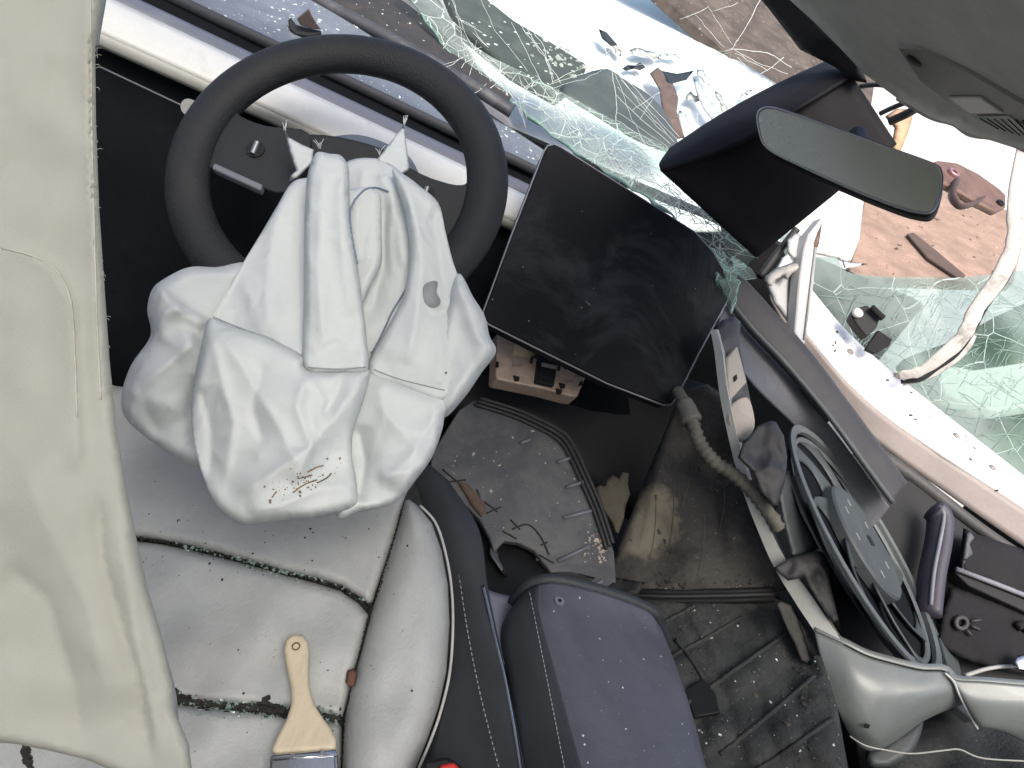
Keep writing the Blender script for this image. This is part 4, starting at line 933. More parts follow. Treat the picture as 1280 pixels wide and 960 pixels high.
bkp = Plane((540, 950, .64), (580, 955, .64), (560, 1000, .62))
slab('buckle_body', [(528, 950), (560, 944), (584, 962), (588, 1020), (530, 1020)], bkp, .03, M['black'], bk, bevel=.004)
slab('release_button', [(549, 957), (568, 953), (578, 966), (578, 985), (550, 988)], bkp, .012, M['red'], bk, off=.004, bevel=.003)

# ================================================================== TORN LINERS IN THE MIDDLE
uA = Plane((590, 506, 1.05), (540, 590, .98), (765, 720, .95))
tray = thing('undertray', 'grey plastic undertray thrown into the cabin, torn at one corner', 'undertray')
tr_o = slab('tray_sheet', [(536, 592), (541, 566), (556, 540), (574, 512), (592, 500), (640, 512), (690, 534), (708, 548), (722, 572), (740, 610), (756, 650), (768, 690), (772, 744), (740, 745), (715, 733), (694, 722), (678, 702), (668, 688), (648, 678), (630, 676), (618, 690), (612, 672), (600, 650), (585, 634), (556, 618)], uA, .012, M['panel'], tray, bevel=.002)
for off in (0, 6, 12):
    tube('rib', [uA.at(x + off * .7, y - off * .6, .004) for x, y in smooth_line([(592, 507), (640, 522), (686, 544), (704, 560), (722, 596), (742, 642), (757, 688)], 4)], .0026, M['fandark'], tray, seg=8)
for a, b, c, d in ((707, 610, 728, 604), (704, 648, 738, 640), (697, 702, 736, 684), (728, 738, 752, 728), (696, 579, 712, 574), (650, 555, 662, 551)):
    tube('small_rib', [uA.at(a, b, .002), uA.at(c, d, .004)], .0024, M['dashedge'], tray, seg=6)
for pts in ([(553, 587), (578, 608)], [(552, 604), (582, 600)], [(596, 612), (600, 622)], [(606, 628), (622, 640)], [(608, 642), (626, 634)], [(640, 662), (660, 656), (676, 672), (686, 694)], [(628, 664), (646, 674)], [(638, 650), (650, 662)], [(674, 694), (692, 704)], [(676, 682), (684, 678)]):
    tube('scored_line', [uA.at(x, y, .001) for x, y in smooth_line(pts, 4)], .0012, M['grime'], tray, seg=5)
rg = random.Random(14); pc = []
for _ in range(140):
    if rg.random() < .5: x, y = rg.gauss(748, 7), rg.gauss(682, 14)
    else: x, y = rg.uniform(560, 750), rg.uniform(530, 720)
    p, n = hit(tr_o, x, y)
    if p is not None: pc.append(grain(rg, p, rg.choice((.0006, .001, .0015, .0022)), n))
V, F = merge(pc); mobj('chips', V, F, surface('mixed_chips', (.34, .30, .26), .7, var=.5, vscale=150), tray, kind='stuff', smooth=False)
for x, y, m in ((752, 668, 'red'), (745, 662, 'fibre')):
    p, n = hit(tr_o, x, y)
    if p is not None: V, F = grain(rg, p, .003, n); mobj('bright_chip', V, F, M[m], tray, smooth=False)
slab('torn_tube', [(572, 604), (584, 606), (608, 634), (602, 648), (590, 634)], uA, .02, surface('brown_strip', (.09, .06, .045), .8, var=.3), tray, off=.006, bevel=.003)
pillow('dangling_film', [(612, 690), (618, 676), (626, 700), (634, 720), (628, 716), (620, 704)], Plane((612, 690, .93), (634, 720, .92), (620, 704, .92)), M['panel'], rim=4, puff=.002, back=.002, step=3, parent=tray)

lb = Plane((850, 490, 1.05), (965, 736, .93), (758, 735, .98))
lin = thing('wheel_liner', 'dark dusty plastic liner with tan scuffed patch beside grey undertray', 'liner')
lo_ = pillow('liner_sheet', [(852, 488), (868, 484), (884, 480), (912, 500), (930, 560), (952, 620), (975, 690), (985, 738), (900, 742), (760, 744), (750, 712), (768, 690), (788, 646), (808, 594), (828, 546)], lb, surface('scuffed_liner', (.022, .022, .022), .85, var=.35, vscale=10, bump=.5, bscale=160, dust=(.095, .088, .074), dscale=9, dlo=.44, dhi=.8, spread=.5, sub2=((.14, .13, .11), 300, .66, .72), stain=(lb.at(800, 655), .055, (.14, .125, .095))), rim=12, puff=.008, back=.01, step=6, smooth_edge=False, wob=.02, parent=lin,
      strokes=[([(840, 530), (815, 620), (800, 700)], .01, 10, 14), ([(900, 540), (890, 620), (905, 700)], -.012, 16, 14)], crease=(2, 20, 30, .008))
for a, b in (((842, 600), (836, 690)), ((868, 560), (850, 640)), ((880, 640), (872, 720)), ((905, 600), (900, 660)), ((820, 620), (812, 700))):
    pts = on_path(lo_, [a, ((a[0] + b[0]) / 2 + 3, (a[1] + b[1]) / 2), b], .0003, 6)
    if len(pts) > 2: tube('scrape', pts, .0006, M['tan'], lin, seg=4)
pillow('torn_flap', [(744, 610), (750, 606), (756, 608), (758, 600), (766, 594), (774, 598), (778, 588), (786, 592), (785, 606), (788, 618), (782, 632), (780, 648), (771, 672), (764, 652), (752, 634)], Plane((744, 612, 1.02), (786, 600, 1.04), (770, 668, .99)), M['tan'], rim=3, puff=.003, back=.006, step=3, smooth_edge=False, parent=lin, facet=((5, 12, .002, 1.2),))
for k_, (dy, mt, rr) in enumerate(((0, 'black', .004), (5, 'fandark', .0026), (11, 'black', .004))):
    tube('edge_rib', [lb.at(x, y + dy, .006) for x, y in ((752, 739), (840, 741), (910, 740), (968, 738))], rr, M[mt], lin, seg=8)
lc = Plane((770, 748, .96), (1000, 760, .92), (960, 960, .76))
mat_ = thing('floor_liner', 'dark ribbed felt floor liner strewn with dust and glass', 'liner')
fo_ = pillow('felt_sheet', [(756, 746), (860, 752), (972, 744), (1000, 770), (1030, 830), (1046, 880), (1060, 960), (1080, 1060), (860, 1060), (780, 900)], lc, M['feltdark'], rim=14, puff=.012, back=.02, step=7, smooth_edge=False, wob=.03, crease=(6, 40, 34, .012), parent=mat_, strokes=[([(800 + 42 * i, 750), (860 + 42 * i, 850), (900 + 40 * i, 980)], -.007, 4, 4) for i in range(5)] + [([(780, 850 + 50 * i), (900, 790 + 50 * i), (1040, 700 + 50 * i)], -.007, 4, 4) for i in range(5)])
for a, b in (((830, 778), (868, 758)), ((836, 824), (926, 772)), ((858, 880), (1000, 780)), ((900, 944), (1018, 846)), ((930, 975), (1040, 900)), ((845, 800), (880, 850))):
    pts = on_path(fo_, [a, ((a[0] + b[0]) / 2 + 2, (a[1] + b[1]) / 2), b], .001, 5)
    if len(pts) > 2: tube('felt_rib', pts, .0026, M['feltdark'], mat_, seg=6)
slab('missing_corner', [(856, 862), (880, 848), (894, 866), (900, 890), (868, 896)], Plane((770, 748, .946), (1000, 760, .906), (960, 960, .746)), .006, M['black'], mat_, bevel=.001)
rg = random.Random(15); pc = []
for _ in range(110):
    c_ = rg.random()
    if c_ < .3: x, y = rg.gauss(884, 16), rg.gauss(912, 16)
    elif c_ < .5: x, y = rg.uniform(770, 960), rg.gauss(735, 4)
    else: x, y = rg.uniform(800, 1050), rg.uniform(760, 960)
    p, n = hit(fo_, x, y)
    if p is None: p, n = hit(lo_, x, y)
    if p is not None: pc.append(grain(rg, p, rg.choice((.0004, .0005, .0007, .0014)), n))
V, F = merge(pc); mobj('glass_specks', V, F, M['crumb'], mat_, kind='stuff', smooth=False)

# broken bits of black plastic and dirt lodged along the joints
rg = random.Random(88); pc = []; pd = []
for _ in range(260):
    c_ = rg.random()
    if c_ < .35: x, y = rg.uniform(765, 975), rg.gauss(730, 7)
    elif c_ < .55: x, y = rg.gauss(900, 50), rg.gauss(820, 40)
    elif c_ < .8: x, y = rg.gauss(1010, 20), rg.gauss(860, 50)
    else: x, y = rg.uniform(780, 960), rg.uniform(560, 720)
    p, n = hit(lo_, x, y)
    if p is None: p, n = hit(fo_, x, y)
    if p is not None: (pc if rg.random() < .6 else pd).append(grain(rg, p, rg.choice((.0006, .001, .0014, .002, .003)), n))
V, F = merge(pc); mobj('plastic_fragments', V, F, M['fandark'], mat_, kind='stuff', smooth=False)
V, F = merge(pd); mobj('dirt_crumbs', V, F, M['tan'], mat_, kind='stuff', smooth=False)
for pts, d_ in (([(742, 745), (770, 722), (806, 728), (798, 742), (770, 752)], .93), ([(968, 748), (990, 756), (1004, 790), (1016, 832), (1002, 826), (986, 790)], .875), ([(690, 716), (712, 700), (722, 716), (744, 722), (730, 738), (706, 734)], .935)):
    pillow('torn_scrap', pts, Plane((pts[0][0], pts[0][1], d_), (pts[2][0], pts[2][1], d_ + .01), (pts[3][0], pts[3][1], d_ - .01)), M['dusty'], rim=3, puff=.004, back=.004, step=4, smooth_edge=False, facet=((int(pts[0][0]), 14, .006, 1.2),), parent=lin)

# ================================================================== CORRUGATED HOSE
hose = thing('corrugated_hose', 'dusty corrugated wiring hose bending over the dark liner', 'hose')
hp_ = smooth_line([(847, 488, .99), (856, 505, .97), (866, 530, .955), (876, 556, .945), (892, 576, .935), (915, 592, .925), (938, 612, .915), (958, 636, .905), (975, 662, .90)], 9)
pts = [U(*p) for p in hp_]; n = len(pts)
tube('hose_core', pts, [.008 + .0022 * (i % 3 == 1) * (i > 14) for i in range(n)], M['hose'], hose, seg=12)
tube('hose_sleeve', pts[8:18], [.0105, .0115, .0115, .012, .0125, .0125, .013, .0135, .0145, .013], surface('sleeve', (.13, .125, .11), .7, var=.2, dust=(.2, .19, .16), dscale=20), hose, seg=12)

# ================================================================== SILVER DASH TRIM, TORN LOOSE
sil = thing('silver_trim', 'long curved silver dash trim torn loose around the fan', 'trim')
sl = [(888, 412, .97), (893, 440, .965), (898, 482, .955), (905, 522, .95), (918, 578, .935), (930, 618, .925), (948, 665, .915), (968, 710, .905), (996, 756, .89), (1022, 798, .87), (1036, 850, .85)]
srr = [(896, 412, .965), (903, 440, .955), (908, 480, .945), (916, 522, .94), (929, 576, .925), (942, 616, .915), (962, 662, .905), (985, 704, .895), (1018, 750, .878), (1054, 806, .858), (1068, 840, .85)]
sb = [(p[0] + 4, p[1], p[2] + .03) for p in srr]
loft('trim_strip', [[(p[0] + 2, p[1], p[2] + .02) for p in sl], sl, srr, sb], M['creamtrim'], sil, k=6, kc=1, auto=30, solid=.003)
bt_ = [(1018, 790, .872), (1054, 806, .858), (1082, 820, .852), (1112, 829, .850), (1150, 838, .850), (1180, 840, .852), (1194, 852, .856)]
bm2 = [(1030, 840, .855), (1062, 852, .838), (1090, 862, .832), (1118, 868, .832), (1150, 866, .835), (1180, 862, .842), (1200, 862, .850)]
bb_ = [(1046, 885, .845), (1070, 905, .835), (1094, 918, .83), (1120, 908, .835), (1152, 892, .842), (1182, 880, .85), (1204, 874, .858)]
be_ = [(1058, 912, .85), (1078, 936, .85), (1098, 938, .85), (1124, 924, .855), (1154, 902, .86), (1184, 888, .866), (1206, 880, .872)]
loft('trim_bowl', [bt_, bm2, bb_, be_], M['silver'], sil, k=6, kc=6, solid=.003)
loft('trim_lip', [[(p[0], p[1] + 2, p[2] + .035) for p in bt_], [(p[0], p[1] - 7, p[2] + .006) for p in bt_], [(p[0], p[1] - 1, p[2] - .001) for p in bt_]], M['silver'], sil, k=6, kc=1, solid=.002, auto=30)
rt = [(1186, 842, .850), (1196, 850, .845), (1230, 852, .842), (1300, 858, .84), (1360, 862, .84)]
rm_ = [(1194, 858, .846), (1206, 872, .838), (1236, 880, .834), (1300, 884, .832), (1360, 888, .832)]
rb_ = [(1200, 872, .85), (1218, 900, .842), (1240, 908, .838), (1300, 912, .838), (1360, 914, .838)]
re_ = [(1204, 882, .86), (1222, 912, .856), (1246, 912, .85), (1300, 935, .855), (1360, 945, .855)]
loft('trim_lip', [[(p[0], p[1] - 4, p[2] + .03) for p in rt], [(p[0], p[1] - 6, p[2] + .006) for p in rt], [(p[0], p[1] - 1, p[2] - .001) for p in rt]], M['silver'], sil, k=6, kc=1, solid=.002, auto=30)
loft('trim_end', [rt, rm_, rb_, re_], M['silver'], sil, k=6, kc=5, solid=.003)
tube('crack_line', [U(*p) for p in smooth_line([(1181, 841, .848), (1192, 852, .845), (1198, 866, .842), (1208, 886, .844), (1222, 911, .848)], 4)], .0016, surface('pale_crack', (.55, .56, .53), .4), sil, seg=6)
pillow('trim_foot', [(1084, 940), (1110, 925), (1150, 900), (1152, 915), (1140, 940), (1115, 958), (1088, 958)], Plane((1084, 940, .88), (1150, 900, .9), (1110, 958, .87)), M['fan'], rim=8, puff=.006, back=.01, step=5, parent=sil)
slab('clip_hole', [(1082, 905), (1088, 907), (1086, 911), (1080, 910)], Plane((1062, 900, .828), (1100, 915, .822), (1080, 930, .828)), .002, M['black'], sil, bevel=.0005)
tube('pale_wire', [U(*p) for p in smooth_line([(1062, 920, .80), (1082, 932, .79), (1110, 938, .79), (1140, 942, .79), (1180, 938, .79), (1200, 937, .79), (1230, 948, .79), (1300, 952, .79)], 6)], .0009, surface('pale_insulation', (.42, .43, .38), .6), None, seg=6,
     label='thin pale wire trailing below the silver trim', cat='wire')

# ================================================================== COOLING FAN AND SHROUD
fan = thing('cooling_fan', 'grey plastic cooling fan in dark shroud lodged in passenger footwell', 'fan')
FC = U(1078, 678, 1.0)
fu = (RGT * (170) - UPV * (325)); fu = (fu / fu.length); VD = (FC - EYE).normalized(); fu = (fu - VD * fu.dot(VD)).normalized(); fu = (fu * .985 - VD * .17).normalized()      # long direction, lower end nearer
side = (RGT * .886 + UPV * .463)
side = (side - VD * side.dot(VD)).normalized(); fv = (side * .20 + VD * .98); fv = (fv - fu * fv.dot(fu)).normalized()
fn = fu.cross(fv).normalized()
if fn.dot(EYE - FC) < 0: fn = -fn
FR = .176
def FP(u, v, w=0.0): return FC + fu * u + fv * v + fn * w
class FPlane(Plane):
    def __init__(self, w=0.0): self.p = FP(0, 0, w); self.n = fn
fpl = FPlane()
def lathe(name, prof, mat, parent, seg=72, a0=0.0, a1=2 * math.pi, **kw):
    V = []; F = []; m = len(prof)
    for i in range(seg + 1):
        a = a0 + (a1 - a0) * i / seg
        for r, w in prof: V.append(FP(r * math.cos(a), r * math.sin(a), w))
    for i in range(seg):
        for j in range(m - 1): F.append((i * m + j, (i + 1) * m + j, (i + 1) * m + j + 1, i * m + j + 1))
    o = mobj(name, V, F, mat, parent, **kw)
    bm = bmesh.new(); bm.from_mesh(o.data); bmesh.ops.remove_doubles(bm, verts=bm.verts, dist=1e-5); bmesh.ops.recalc_face_normals(bm, faces=bm.faces); bm.to_mesh(o.data); bm.free()
    return o
lathe('shroud_ring', [(FR + .004, .001), (FR + .004, .005), (FR - .002, .007), (FR - .008, .004), (FR - .008, -.002), (FR + .004, .001)], M['fanring'], fan, auto=40)
lathe('inner_rim', [(FR - .020, -.004), (FR - .017, .000), (FR - .013, -.001), (FR - .013, -.005)], M['fanring'], fan)
lathe('hub', [(.0, .008), (.080, .008), (.083, .005), (.084, -.008)], M['fan'], fan, auto=35)
for a_, b_ in ((-.055, .0), (-.025, .034), (.034, .03), (.05, -.024), (.0, -.05), (-.04, -.035)):
    c = FP(a_, b_, .0082); mobj('hub_slot', [c + fu * x + fv * y for x, y in ((-.005, -.002), (.005, -.002), (.005, .002), (-.005, .002))] + [c + fu * x + fv * y + fn * .0012 for x, y in ((-.005, -.002), (.005, -.002), (.005, .002), (-.005, .002))],
         [(4, 5, 6, 7), (0, 1, 5, 4), (1, 2, 6, 5), (2, 3, 7, 6), (3, 0, 4, 7)], M['visorgrey'], fan, smooth=False)
c = FP(.0, .012, .0082); mobj('hub_window', [c + fu * x + fv * y for x, y in ((-.007, -.008), (.007, -.008), (.007, .008), (-.007, .008))] + [c + fu * x + fv * y + fn * .001 for x, y in ((-.007, -.008), (.007, -.008), (.007, .008), (-.007, .008))],
     [(4, 5, 6, 7), (0, 1, 5, 4), (1, 2, 6, 5), (2, 3, 7, 6), (3, 0, 4, 7)], M['black'], fan, smooth=False)
for b_ in range(8):                       # swept blades
    a = 2 * math.pi * b_ / 8 + .25; V = []; F = []; NB = 9
    for i in range(NB):
        t = i / (NB - 1); r = .082 + (FR - .012 - .082) * t; sweep = a + .55 * t * t
        half = .055 + .20 * abs(2 * t - 1) ** 2.6; twist = .003
        for sgn, wz in ((-1, twist), (-.33, twist * .4), (.33, -twist * .4), (1, -twist)):
            ang = sweep + sgn * half; V.append(FP(r * math.cos(ang), r * math.sin(ang), wz - .004))
    for i in range(NB - 1):
        for j in range(3): F.append((i * 4 + j, i * 4 + j + 1, (i + 1) * 4 + j + 1, (i + 1) * 4 + j))
    mobj('blade', V, F, M['fan'], fan, solid=.003, face_cam=True)
lathe('shade_disc', [(.0, -.010), (FR - .004, -.010)], M['knee'], fan)  # black disc put behind the blades as the shade in the openings
# shroud sheet round the ring (four outline pieces in the fan's own plane)
def fslab(name, pts, w, thick, mat, bevel=.003, parent=fan, k=0):
    P = smooth_line(pts, 4, True) if k else pts
    top = [FP(u, v, w) for u, v in P]; bot = [FP(u, v, w - thick) for u, v in P]; n = len(P)
    F = [tuple(range(n)), tuple(range(2 * n - 1, n - 1, -1))] + [(i, n + i, n + (i + 1) % n, (i + 1) % n) for i in range(n)]
    o = mobj(name, top + bot, F, mat, parent, bevel=bevel)
    bm = bmesh.new(); bm.from_mesh(o.data); bmesh.ops.recalc_face_normals(bm, faces=bm.faces); bm.to_mesh(o.data); bm.free(); return o
LA = [(918, 340, 1.10), (960, 386, 1.10), (1010, 442, 1.10), (1060, 508, 1.11), (1100, 562, 1.11), (1132, 607, 1.11)]
LB = [(902, 362, 1.085), (938, 408, 1.085), (985, 458, 1.085), (1038, 522, 1.09), (1082, 582, 1.09), (1116, 628, 1.09)]
LB2 = [(900, 368, 1.11), (934, 414, 1.11), (981, 464, 1.115), (1034, 528, 1.12), (1078, 588, 1.12), (1112, 634, 1.12)]
LC = [(900, 404, 1.05), (918, 444, 1.05), (948, 486, 1.06), (1000, 540, 1.13), (1050, 600, 1.14), (1090, 660, 1.13)]
shm = surface('shroud_plastic', (.10, .105, .118), .5, var=.15, bump=.12, dust=(.17, .17, .18), dscale=5, dlo=.5, dhi=.85)
loft('shroud_sheet', [LB2, [tuple((a + b) / 2 for a, b in zip(p, q)) for p, q in zip(LB2, LC)], LC], shm, fan, k=6, kc=5, solid=.005, wob=.006)
loft('shroud_edge', [[(x + 3, y - 3, d + .03) for x, y, d in LA], LA, LB], M['fandark'], fan, k=6, kc=4, solid=.006, wob=.003)
tube('shroud_groove', [U(*p) for p in smooth_line(LB, 6)], .0045, M['fan'], fan, seg=8)
fslab('shroud_tail', [(.03, .17), (.13, .17), (.19, .10), (.22, .05), (.24, .10), (.16, .22), (.03, .21)], .0, .012, M['fan'], bevel=.002)

# black brackets clipped over the silver trim
for pts, pl, lab, sd in (([(922, 572), (928, 556), (948, 532), (968, 524), (980, 545), (984, 572), (982, 600), (970, 640), (952, 615), (940, 590)], Plane((922, 560, .90), (984, 560, .92), (960, 630, .88)), 'broken black bracket over upper part of silver trim beside fan', 3),
                         ([(966, 710), (990, 696), (1020, 688), (1034, 692), (1036, 712), (1040, 740), (1052, 790), (1034, 770), (1004, 722), (985, 726)], Plane((966, 710, .875), (1036, 700, .89), (1050, 790, .86)), 'black plastic bracket folded over silver trim below fan', 4),
                         ([(890, 420), (902, 400), (918, 396), (926, 402), (924, 424), (932, 470), (942, 520), (930, 540), (914, 520), (904, 470)], Plane((890, 420, .985), (926, 402, 1.0), (930, 540, .965)), 'jagged grey plate with pale torn patches beside touchscreen edge', 8)):
    pillow('broken_bracket', pts, pl, M['fandark'] if sd != 8 else M['panel'], rim=3, puff=.006, back=.02, step=4, smooth_edge=False, facet=((sd, 20, .010, 1.2), (sd + 30, 9, .003)), label=lab, cat='bracket', group='broken brackets around the silver trim')
tf = thing('torn_fibreboard', 'pale torn fibreboard patches between silver trim and fan shroud', 'board')
tfp = Plane((905, 440, .965), (940, 470, .985), (925, 540, .945))
pale = surface('pale_board', (.42, .38, .32), .8, var=.12, bump=.3)
slab('board_piece', [(909, 448), (922, 432), (934, 478), (912, 502)], tfp, .008, pale, tf, bevel=.002)
slab('board_piece', [(913, 512), (926, 498), (938, 500), (944, 534), (928, 552), (916, 534)], tfp, .008, pale, tf, bevel=.002, round_=True)
slab('board_slot', [(916, 472), (920, 468), (921, 474), (917, 478)], tfp, .001, M['black'], tf, off=.0012, bevel=0)
pillow('shroud_strut', [(968, 600), (984, 590), (1000, 640), (1024, 686), (990, 698), (978, 650)], Plane((968, 600, .905), (1000, 600, .93), (1000, 690, .90)), M['fan'], rim=6, puff=.006, back=.01, step=4, smooth_edge=False, parent=fan)

# ================================================================== PASSENGER DOOR SIDE
dr = thing('passenger_door', 'dark inner passenger door with torn clips and padded pull handle', 'door')
dp = Plane((1100, 560, 1.18), (1290, 680, 1.16), (1120, 850, 1.02))
slab('door_skin', [(1060, 560), (1110, 556), (1200, 610), (1300, 690), (1400, 750), (1400, 1000), (1100, 1000), (1060, 760)], dp, .03, M['black'], dr, off=-.03, bevel=.004)
V, F = tube_geo([dp.at(x, y, .012) for x, y in smooth_line([(1160, 640), (1168, 650), (1166, 680), (1158, 720), (1152, 770)], 4)], .020, 14, flat=.7)
mobj('pull_handle', V, F, surface('violet_black_pad', (.035, .032, .048), .5, var=.1, bump=.2), dr)
V, F = tube_geo([dp.at(x, y, .026) for x, y in smooth_line([(1160, 638), (1165, 650), (1160, 680), (1152, 720), (1148, 760)], 4)], .003, 8)
mobj('handle_seam', V, F, M['dashedge'], dr)
pillow('upper_pocket', [(1204, 660), (1222, 668), (1290, 690), (1330, 740), (1330, 770), (1206, 722), (1198, 712)], dp, M['blackmatt'], rim=6, puff=.012, back=.02, step=5, smooth_edge=False, parent=dr)
V, F = tube_geo([dp.at(x, y, .022) for x, y in ((1182, 715), (1230, 733), (1330, 772))], .004, 8); mobj('ledge', V, F, M['dashedge'], dr)
slab('ledge_face', [(1182, 717), (1330, 775), (1330, 795), (1200, 735)], dp, .02, M['black'], dr, off=.018, bevel=.002)
pillow('lower_pocket', [(1188, 734), (1210, 738), (1250, 752), (1330, 780), (1330, 850), (1240, 838), (1200, 822), (1172, 806), (1176, 770)], dp, M['blackmatt'], rim=7, puff=.010, back=.02, step=5, smooth_edge=False, parent=dr, crease=(9, 10, 24, .006))
def ringd(cx, cy, r):
    V, F = tube_geo([dp.at(cx + r * math.cos(a), cy + r * math.sin(a), .012) for a in np.linspace(0, 2 * math.pi, 17)[:-1]], .0035, 8, closed=True); return mobj('screw_boss', V, F, M['fandark'], dr)
ringd(1194, 780, 7)
for a, b, c, d in ((1206, 778, 1218, 776), (1206, 784, 1217, 788), (1200, 788, 1207, 796)):
    V, F = tube_geo([dp.at(a, b, .012), dp.at(c, d, .012)], .002, 6); mobj('boss_rib', V, F, M['fandark'], dr)
V, F = tube_geo([dp.at(x, y, .014) for x, y in smooth_line([(1262, 786), (1268, 782), (1276, 790), (1290, 792)], 4)], .006, 10); mobj('torn_hook', V, F, M['blackmatt'], dr)
pillow('torn_clip', [(1208, 664), (1214, 666), (1218, 672), (1212, 680), (1216, 692), (1208, 700), (1206, 716), (1200, 716), (1204, 690)], Plane((1200, 660, 1.13), (1220, 664, 1.13), (1206, 716, 1.11)), M['panel'], rim=3, puff=.005, back=.01, step=3, smooth_edge=False, parent=dr)
V, F = tube_geo([dp.at(x, y, .01) for x, y in smooth_line([(1200, 845), (1230, 836), (1262, 834), (1300, 842)], 5)], .003, 6); mobj('chrome_lip', V, F, M['visorgrey'], dr)
pillow('reflector', [(1266, 824), (1276, 818), (1290, 820), (1290, 838), (1270, 838)], Plane((1266, 824, 1.04), (1290, 820, 1.04), (1270, 838, 1.03)), M['chrome'], rim=4, puff=.008, back=.01, step=3, parent=dr)
pillow('lower_carpet', [(1100, 960), (1140, 905), (1200, 885), (1330, 915), (1330, 1040), (1090, 1040)], Plane((1100, 960, .93), (1300, 920, .96), (1200, 1000, .88)), M['feltdark'], rim=16, puff=.01, back=.02, step=7, wob=.02, label='black felt heap on the floor below the silver trim', cat='carpet')
loft('upper_rail', [[(1085, 548, 1.2), (1140, 585, 1.2), (1230, 655, 1.18), (1340, 730, 1.16)], [(1080, 565, 1.2), (1140, 605, 1.2), (1225, 668, 1.18), (1340, 745, 1.16)]], M['fandark'], dr, k=5, kc=2, solid=.01)

# ================================================================== SHATTERED SIDE GLASS, SEAL, BRACKETS BY THE PILLAR
sg = thing('side_glass', 'sagging sheet of shattered green passenger glass beside the white cross-member', 'glass')
top = [(960, 262, 1.36), (1012, 316, 1.40), (1045, 322, 1.42), (1060, 340, 1.44), (1110, 346, 1.46), (1160, 346, 1.48), (1230, 344, 1.5), (1480, 310, 1.54)]
midd = [(975, 300, 1.36), (1010, 360, 1.39), (1045, 390, 1.40), (1080, 420, 1.41), (1120, 440, 1.42), (1180, 440, 1.44), (1250, 440, 1.45), (1480, 440, 1.46)]
low = [(985, 330, 1.35), (1020, 390, 1.36), (1060, 440, 1.37), (1100, 480, 1.37), (1150, 520, 1.37), (1210, 560, 1.36), (1280, 600, 1.34), (1480, 745, 1.30)]
sgo = loft('glass_sheet', [top, midd, low], M['sideglass'], sg, k=7, kc=7, solid=0, wob=.03)
rg = random.Random(40); cr = []
for _ in range(280):
    x, y = rg.uniform(1020, 1280), rg.uniform(350, 570); a = rg.uniform(-1.4, .9); l = rg.uniform(8, 60); pts = []
    for i in range(4):
        p, n = hit(sgo, x + l * i / 3 * math.cos(a) + rg.uniform(-2, 2), y + l * i / 3 * math.sin(a) + rg.uniform(-2, 2), .002)
        if p is not None: pts.append(p)
    if len(pts) > 1: cr.append(tube_geo(pts, rg.uniform(.00035, .0006), 4))
V, F = merge(cr); mobj('crack_lines', V, F, surface('side_crack', (.30, .42, .39), .4, trans=.3, bump=0), sg, kind='stuff')
pillow('white_upright', [(1056, 232), (1080, 246), (1074, 300), (1062, 330), (1040, 322), (1012, 316), (1022, 282)], Plane((1056, 232, 1.7), (1080, 246, 1.7), (1040, 322, 1.65)), M['whitebody'], rim=6, puff=.01, back=.03, step=5, smooth_edge=False, label='sunlit white body panel beside the brown board, beyond the pillar trim', cat='body panel')
pillow('metal_sliver', [(1052, 326), (1070, 328), (1086, 330), (1068, 334), (1056, 336)], Plane((1052, 326, 1.5), (1086, 330, 1.5), (1056, 336, 1.48)), M['greytrim'], rim=2, puff=.004, back=.004, step=2.5, smooth_edge=False, label='small pointed grey metal sliver above the shattered side glass', cat='scrap')
seal = thing('door_seal', 'grimy white torn door seal curling down across the side glass', 'seal')
sl_ = smooth_line([(1296, 120, 1.15), (1278, 190, 1.15), (1268, 250, 1.16), (1268, 300, 1.17), (1250, 346, 1.18), (1222, 384, 1.19), (1204, 420, 1.2), (1176, 446, 1.21), (1150, 464, 1.22), (1122, 470, 1.23)], 6)
n = len(sl_)
tube('seal_lip', [U(*p) for p in sl_], [.007 + .007 * math.sin(math.pi * (i / n) ** .9) + .0012 * math.sin(i * 1.1 + math.sin(i * .37) * 3) for i in range(n)], M['seal'], seal, seg=12, flat=.3, hint=RGT)
tube('seal_core', [U(x + 4, y + 7, d + .012) for x, y, d in sl_[20:]], [.006 + .0015 * math.sin(i * .7) for i in range(n - 20)], M['black'], seal, seg=8, flat=.4, hint=RGT)
tube('seal_flap', [U(x + 7, y + 10, d + .016) for x, y, d in sl_[34:]], [.005 + .004 * math.sin(i * .3) for i in range(n - 34)], M['seal'], seal, seg=8, flat=.3, hint=RGT)
pt = thing('pillar_trim', 'grey pillar trim upright with white broken clips beside white cross-member', 'pillar trim')
ptp = Plane((1010, 290, 1.16), (1000, 432, 1.12), (1028, 280, 1.18))
slab('trim_blade', [(1029, 271), (1026, 290), (1021, 320), (1015, 380), (1006, 432), (994, 416), (1000, 350), (1006, 310), (1012, 292)], ptp, .02, M['greytrim'], pt, bevel=.003)
tube('blade_rib', [ptp.at(1018, 310, .002), ptp.at(1004, 425, .002)], .002, M['visorgrey'], pt, seg=6)
slab('rust_streak', [(1022, 290), (1027, 280), (1023, 306), (1018, 318), (1017, 304)], ptp, .001, M['rust'], pt, off=.0012, bevel=0)
pillow('trim_backing', [(956, 352), (972, 338), (990, 330), (1006, 332), (1000, 380), (994, 416), (968, 380)], Plane((956, 352, 1.16), (1006, 332, 1.18), (994, 416, 1.14)), M['greytrim'], rim=6, puff=.005, back=.02, step=4, smooth_edge=False, parent=pt)
pillow('broken_clip', [(956, 346), (968, 336), (990, 328), (1004, 324), (1006, 334), (990, 342), (984, 350), (978, 346), (970, 350), (964, 358), (956, 356)], Plane((956, 352, 1.14), (1006, 332, 1.16), (980, 356, 1.135)), M['seal'], rim=4, puff=.010, back=.01, step=3, smooth_edge=False, parent=pt)
